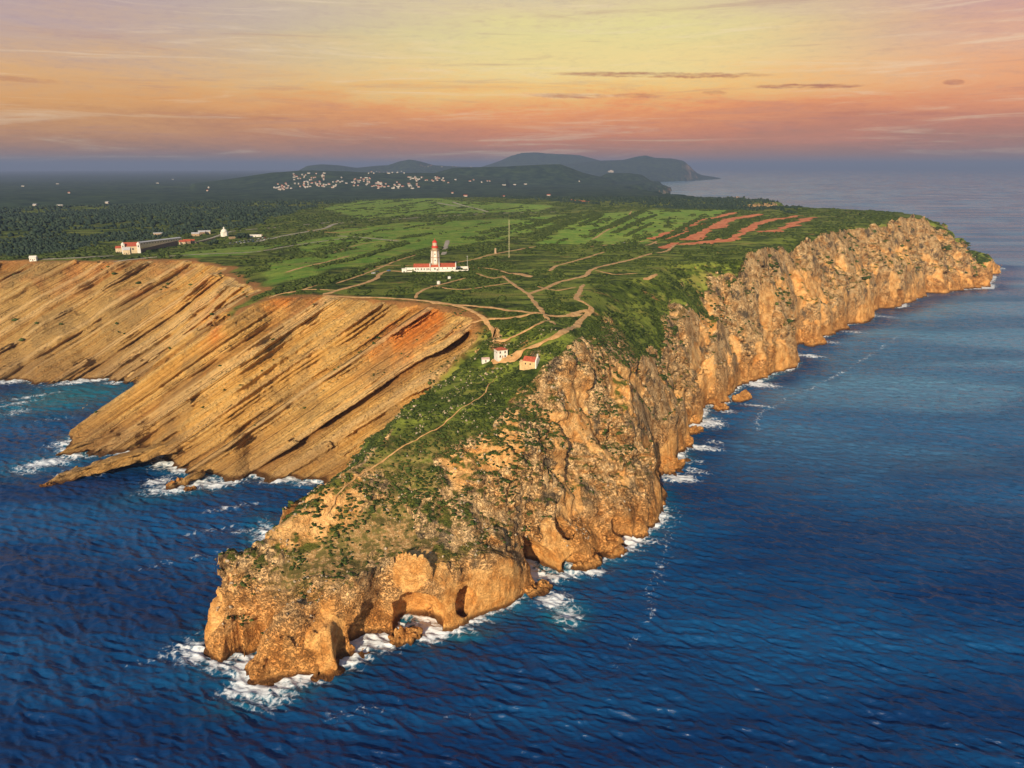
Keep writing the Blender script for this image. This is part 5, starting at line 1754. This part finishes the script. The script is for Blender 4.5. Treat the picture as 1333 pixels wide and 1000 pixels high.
N1 = fbm2(GX, GY, 26, 95, 3)
N2 = fbm2(GX, GY, 9, 96, 2)
SL_ = np.hypot(np.gradient(TOP, DL, axis=1) / rr[None], np.gradient(TOP, DTH, axis=0) / rr[None])
ca_, sa_ = math.cos(STRIPE), math.sin(STRIPE)
SU, SV = (GX * ca_ + GY * sa_) * 0.22, -GX * sa_ + GY * ca_
N3 = fbm2(SU, SV, 24, 99, 3)
dens = sstep(0.5 * N1 + 0.35 * N2 + 0.9 * N3, -0.1, 0.35)
dens = np.where(GFIELD > 0.35, 0.85 * sstep(N3 + 0.3 * N1, 0.68, 0.9) + 0.004, dens)
spm = sstep(560 - GY, 0, 60) * (GX < 60)
dens = dens * (1 - spm) + spm * np.clip(sstep(N1 + 0.9 * N2 + 2.2 * sstep(GY, 350, 460) * sstep(40 - GX, 0, 40) - 0.6, -0.2, 0.5) + 0.05, 0, 1)
dens = np.where((GDR < 0) & (GLEFT < .5), dens * sstep(TOP, 36, 62) * sstep(-SL_, -2.4, -0.9) * 0.8, dens)
dens = np.maximum(dens, soft * sstep(TOP, 70, 90) * 0.8 * sstep(N1 + 0.8 * N2, -0.5, 0.4) * (GFIELD < .3))
dens = np.where((GLEFT > .5) & (GDR < 14), 0.16 * sstep(N2 + 0.7 * N1, 0.75, 1.2) * (TOP > 22), dens)
dens = np.where(backslope > 0.3, np.maximum(dens, sstep(N1 + 0.5 * N2, -0.5, 0.3)), dens)
dens = np.where((TOP < 14) | CLEAR | (SL_ > 2.6), 0, dens)
area = (DTH * rr[None]) * (DL * rr[None])


def scatter(d, per_area, lo, hi):
    """random spots with density d (0..1) times per_area per square metre, between two distances"""
    w = d * area * per_area * ((rr >= lo) & (rr < hi))[None]
    n = nr_.poisson(w)
    i, j = np.nonzero(n)
    k = np.repeat(np.arange(len(i)), n[i, j])
    i, j = i[k], j[k]
    t = TH0 + DTH * (i + nr_.uniform(-.5, .5, len(i))); r = np.exp(L0 + DL * (j + nr_.uniform(-.5, .5, len(i))))
    return np.sin(t) * r, np.cos(t) * r


parts = []
for lo_, hi_, per, rm, sub in ((0, 620, 0.34, 0.85, 2), (620, 950, 0.12, 1.45, 1), (950, 1500, 0.03, 2.7, 1), (1500, 3200, 0.012, 4.2, 1)):
    x, y = scatter(dens * (1 - GWOOD), per, lo_, hi_)
    R_ = rm * nr_.uniform(0.5, 1.35, len(x)) * np.where(nr_.random(len(x)) < 0.1, 1.5, 1.0)
    parts.append(clumps(x, y, R_, np.clip(R_ * nr_.uniform(0.5, 0.9, len(x)), .35, 2.4), sub))
    print('scrub', lo_, len(x))


def join(parts):
    vs, fs, k = [], [], 0
    for a, b in parts:
        vs.append(a); fs.append(b + k); k += len(a)
    return np.concatenate(vs), np.concatenate(fs)


setting(mesh_np('scrub', *join(parts), mat=M['scrub'], smooth=True), 'stuff')
# loose pale stones on the headland and under the right rim
sd = np.where((GLEFT < .5) & (TOP > 16) & (GY < 900) & (SL_ < 2.2) & ~CLEAR, 1.0, 0) * np.maximum(spm, 0.7 * ((GDR < 4) & (GX > 0))) * sstep(N2 - 0.5 * N1, -0.2, 0.9)
x, y = scatter(sd, 0.10, 0, 900)
R_ = 0.28 + 0.6 * nr_.random(len(x)) ** 3
V_, F_ = clumps(x, y, R_, R_ * 1.3, 1, 0.4)
print('stones', len(x))
setting(mesh_np('stones', V_, F_, mat=M['pale_stone'], smooth=False), 'stuff')
parts = []
wd = GWOOD * sstep(N1 + 0.8 * fbm2(GX, GY, 120, 98, 3), -0.6, 0.3) * ((TOP > 30) & ~CLEAR & (SL_ < 1.5))
for lo_, hi_, per, rm in ((0, 1700, 0.022, 2.4), (1700, 3260, 0.009, 3.6)):
    x, y = scatter(wd, per, lo_, hi_)
    R_ = rm * nr_.uniform(0.6, 1.35, len(x))
    parts.append(clumps(x, y, R_, R_ * nr_.uniform(1.0, 1.9, len(x)), 1))
    print('wood', lo_, len(x))
setting(mesh_np('woodland', *join(parts), mat=M['wood'], smooth=True), 'stuff')

for px, w, lab in (
    ([(680, 298), (705, 291), (732, 282)], 24, 'thick dark hedge on the green meadow, the one left of the curved hedges'),
    ([(691, 314), (720, 300), (750, 287), (779, 277)], 20, 'long dark hedge sweeping up the meadow to a curved far end'),
    ([(757, 292), (770, 287), (781, 279), (772, 276)], 14, 'short hooked dark hedge at the head of the meadow'),
    ([(770, 303), (790, 297), (804, 291), (822, 282), (838, 274)], 17, 'long dark hedge right of the hooked one, beside a sandy track'),
    ([(798, 304), (815, 297), (830, 289), (854, 280)], 12, 'slim straight dark hedge in the right hand meadow'),
    ([(815, 308), (832, 299), (849, 291)], 8, 'shortest low hedge nearest the red tracks in the right hand meadow'),
    ([(856, 314), (878, 304), (897, 292), (915, 285)], 12, 'dark hedge along the left edge of the first red earth track'),
    ([(872, 316), (895, 306), (915, 297), (945, 283)], 12, 'dark hedge between the first and the widest red earth track'),
    ([(940, 311), (955, 300), (975, 288), (995, 283)], 18, 'dark hedge between the widest red earth track and the next on its right'),
    ([(990, 299), (1003, 294), (1025, 287)], 14, 'small dark hedge enclosed by the two rightmost red earth tracks'),
    ([(420, 346), (445, 341), (470, 335), (500, 326), (531, 317)], 10, 'long dark hedge on the left meadow, the farther of two behind the lighthouse'),
    ([(420, 367), (455, 357), (487, 346), (520, 336), (555, 325)], 9, 'long dark hedge ending at the lighthouse tower, the nearer of two on the left'),
    ([(574, 328), (600, 322), (638, 316)], 8, 'dark hedge running right from behind the lighthouse tower'),
    ([(520, 311), (540, 308), (558, 305)], 16, 'short broad dark hedge on the meadow behind the lighthouse'),
    ([(478, 262), (500, 260), (530, 262)], 16, 'far dark hedge on the meadow below the hilltop village'),
    ([(350, 384), (385, 377), (430, 366), (470, 356)], 8, 'dark hedge following the left cliff edge path toward the lighthouse'),
    ([(860, 276), (872, 275), (885, 276)], 12, 'small lone dark bush row in the far right meadow'),
):
    P = [place(*q) for q in px]
    L = smooth_line([(q.x, q.y) for q in P], 2.0)
    n = int(len(L) * 2.0 * w * 0.22)
    k = nr_.integers(0, len(L), n)
    d = np.gradient(L, axis=0); d /= np.linalg.norm(d, axis=1)[:, None]
    o_ = nr_.normal(0, 0.27, n).clip(-.55, .55) * w * (0.55 + 0.45 * np.sin(np.pi * k / len(L)) ** .5) * (1 + 0.4 * np.sin(k * 0.21 + w))
    X_ = L[k, 0] - d[k, 1] * o_; Y_ = L[k, 1] + d[k, 0] * o_
    R_ = nr_.uniform(1.2, 2.6, n)
    V_, F_ = clumps(X_, Y_, R_, R_ * nr_.uniform(0.8, 1.3, n), 1)
    tag(mesh_np('hedge', V_, F_, mat=M['scrub']), lab, 'hedge')

# single trees near the sanctuary
M['bark'] = simple('bark', (0.09, 0.06, 0.04), 0.9, 0.2, 1.5)
for px, py, R_, lab in ((310, 311, 5.0, 'dark round tree at the left of the clump behind the car park'), (316, 310.5, 6.0, 'largest dark tree in the clump behind the car park'), (322, 310, 4.6, 'dark tree at the right of the clump behind the car park'), (280, 318, 5.0, 'dark spreading tree below the domed chapel'), (274, 320, 4.0, 'small dark tree left of the spreading tree below the domed chapel')):
    q = place(px, py)
    t = thing('tree', lab, 'tree', q)
    MB().ring([(0.5, -1), (0.35, R_ * .5), (0.2, R_ * .9)], 8).build('trunk', M['bark'], t)
    n = 46
    u = nr_.normal(size=(n, 3)); u /= np.linalg.norm(u, axis=1)[:, None]
    u *= (nr_.random(n) ** .4)[:, None] * R_ * np.array([1, 1, .62])
    V0, F0 = ICO[2]
    vs, fs = [], []
    for k in range(n):
        r_ = R_ * nr_.uniform(.22, .42)
        vs.append(V0 * (1 + nr_.uniform(-.35, .35, (len(V0), 1))) * r_ * np.array([1, 1, .8]) + u[k] + np.array([0, 0, R_ * .95])); fs.append(F0 + k * len(V0))
    cr = mesh_np('crown', np.concatenate(vs), np.concatenate(fs), mat=M['wood'])
    cr.parent = t


# ------------------------------------------------------------------ haze
def haze():
    bm = bmesh.new()
    bmesh.ops.create_cube(bm, size=1.0)
    for v in bm.verts:
        v.co = Vector((v.co.x * 260000, v.co.y * 260000, -42.0 if v.co.z < 0 else HAZE_TOP))
    me = bpy.data.meshes.new('haze'); bm.to_mesh(me); bm.free()
    m, N = new_mat('haze')
    v = N.n('ShaderNodeVolumePrincipled', {}, Density=HAZE_DENSITY, Anisotropy=0.0)
    v.inputs['Color'].default_value = (0.29, 0.38, 0.61, 1)
    o_ = N.n('ShaderNodeOutputMaterial')
    N.t.links.new(v.outputs[0], o_.inputs['Volume'])
    me.materials.append(m)
    o = bpy.data.objects.new('haze', me); C.objects.link(o)
    setting(o, 'stuff')


haze()
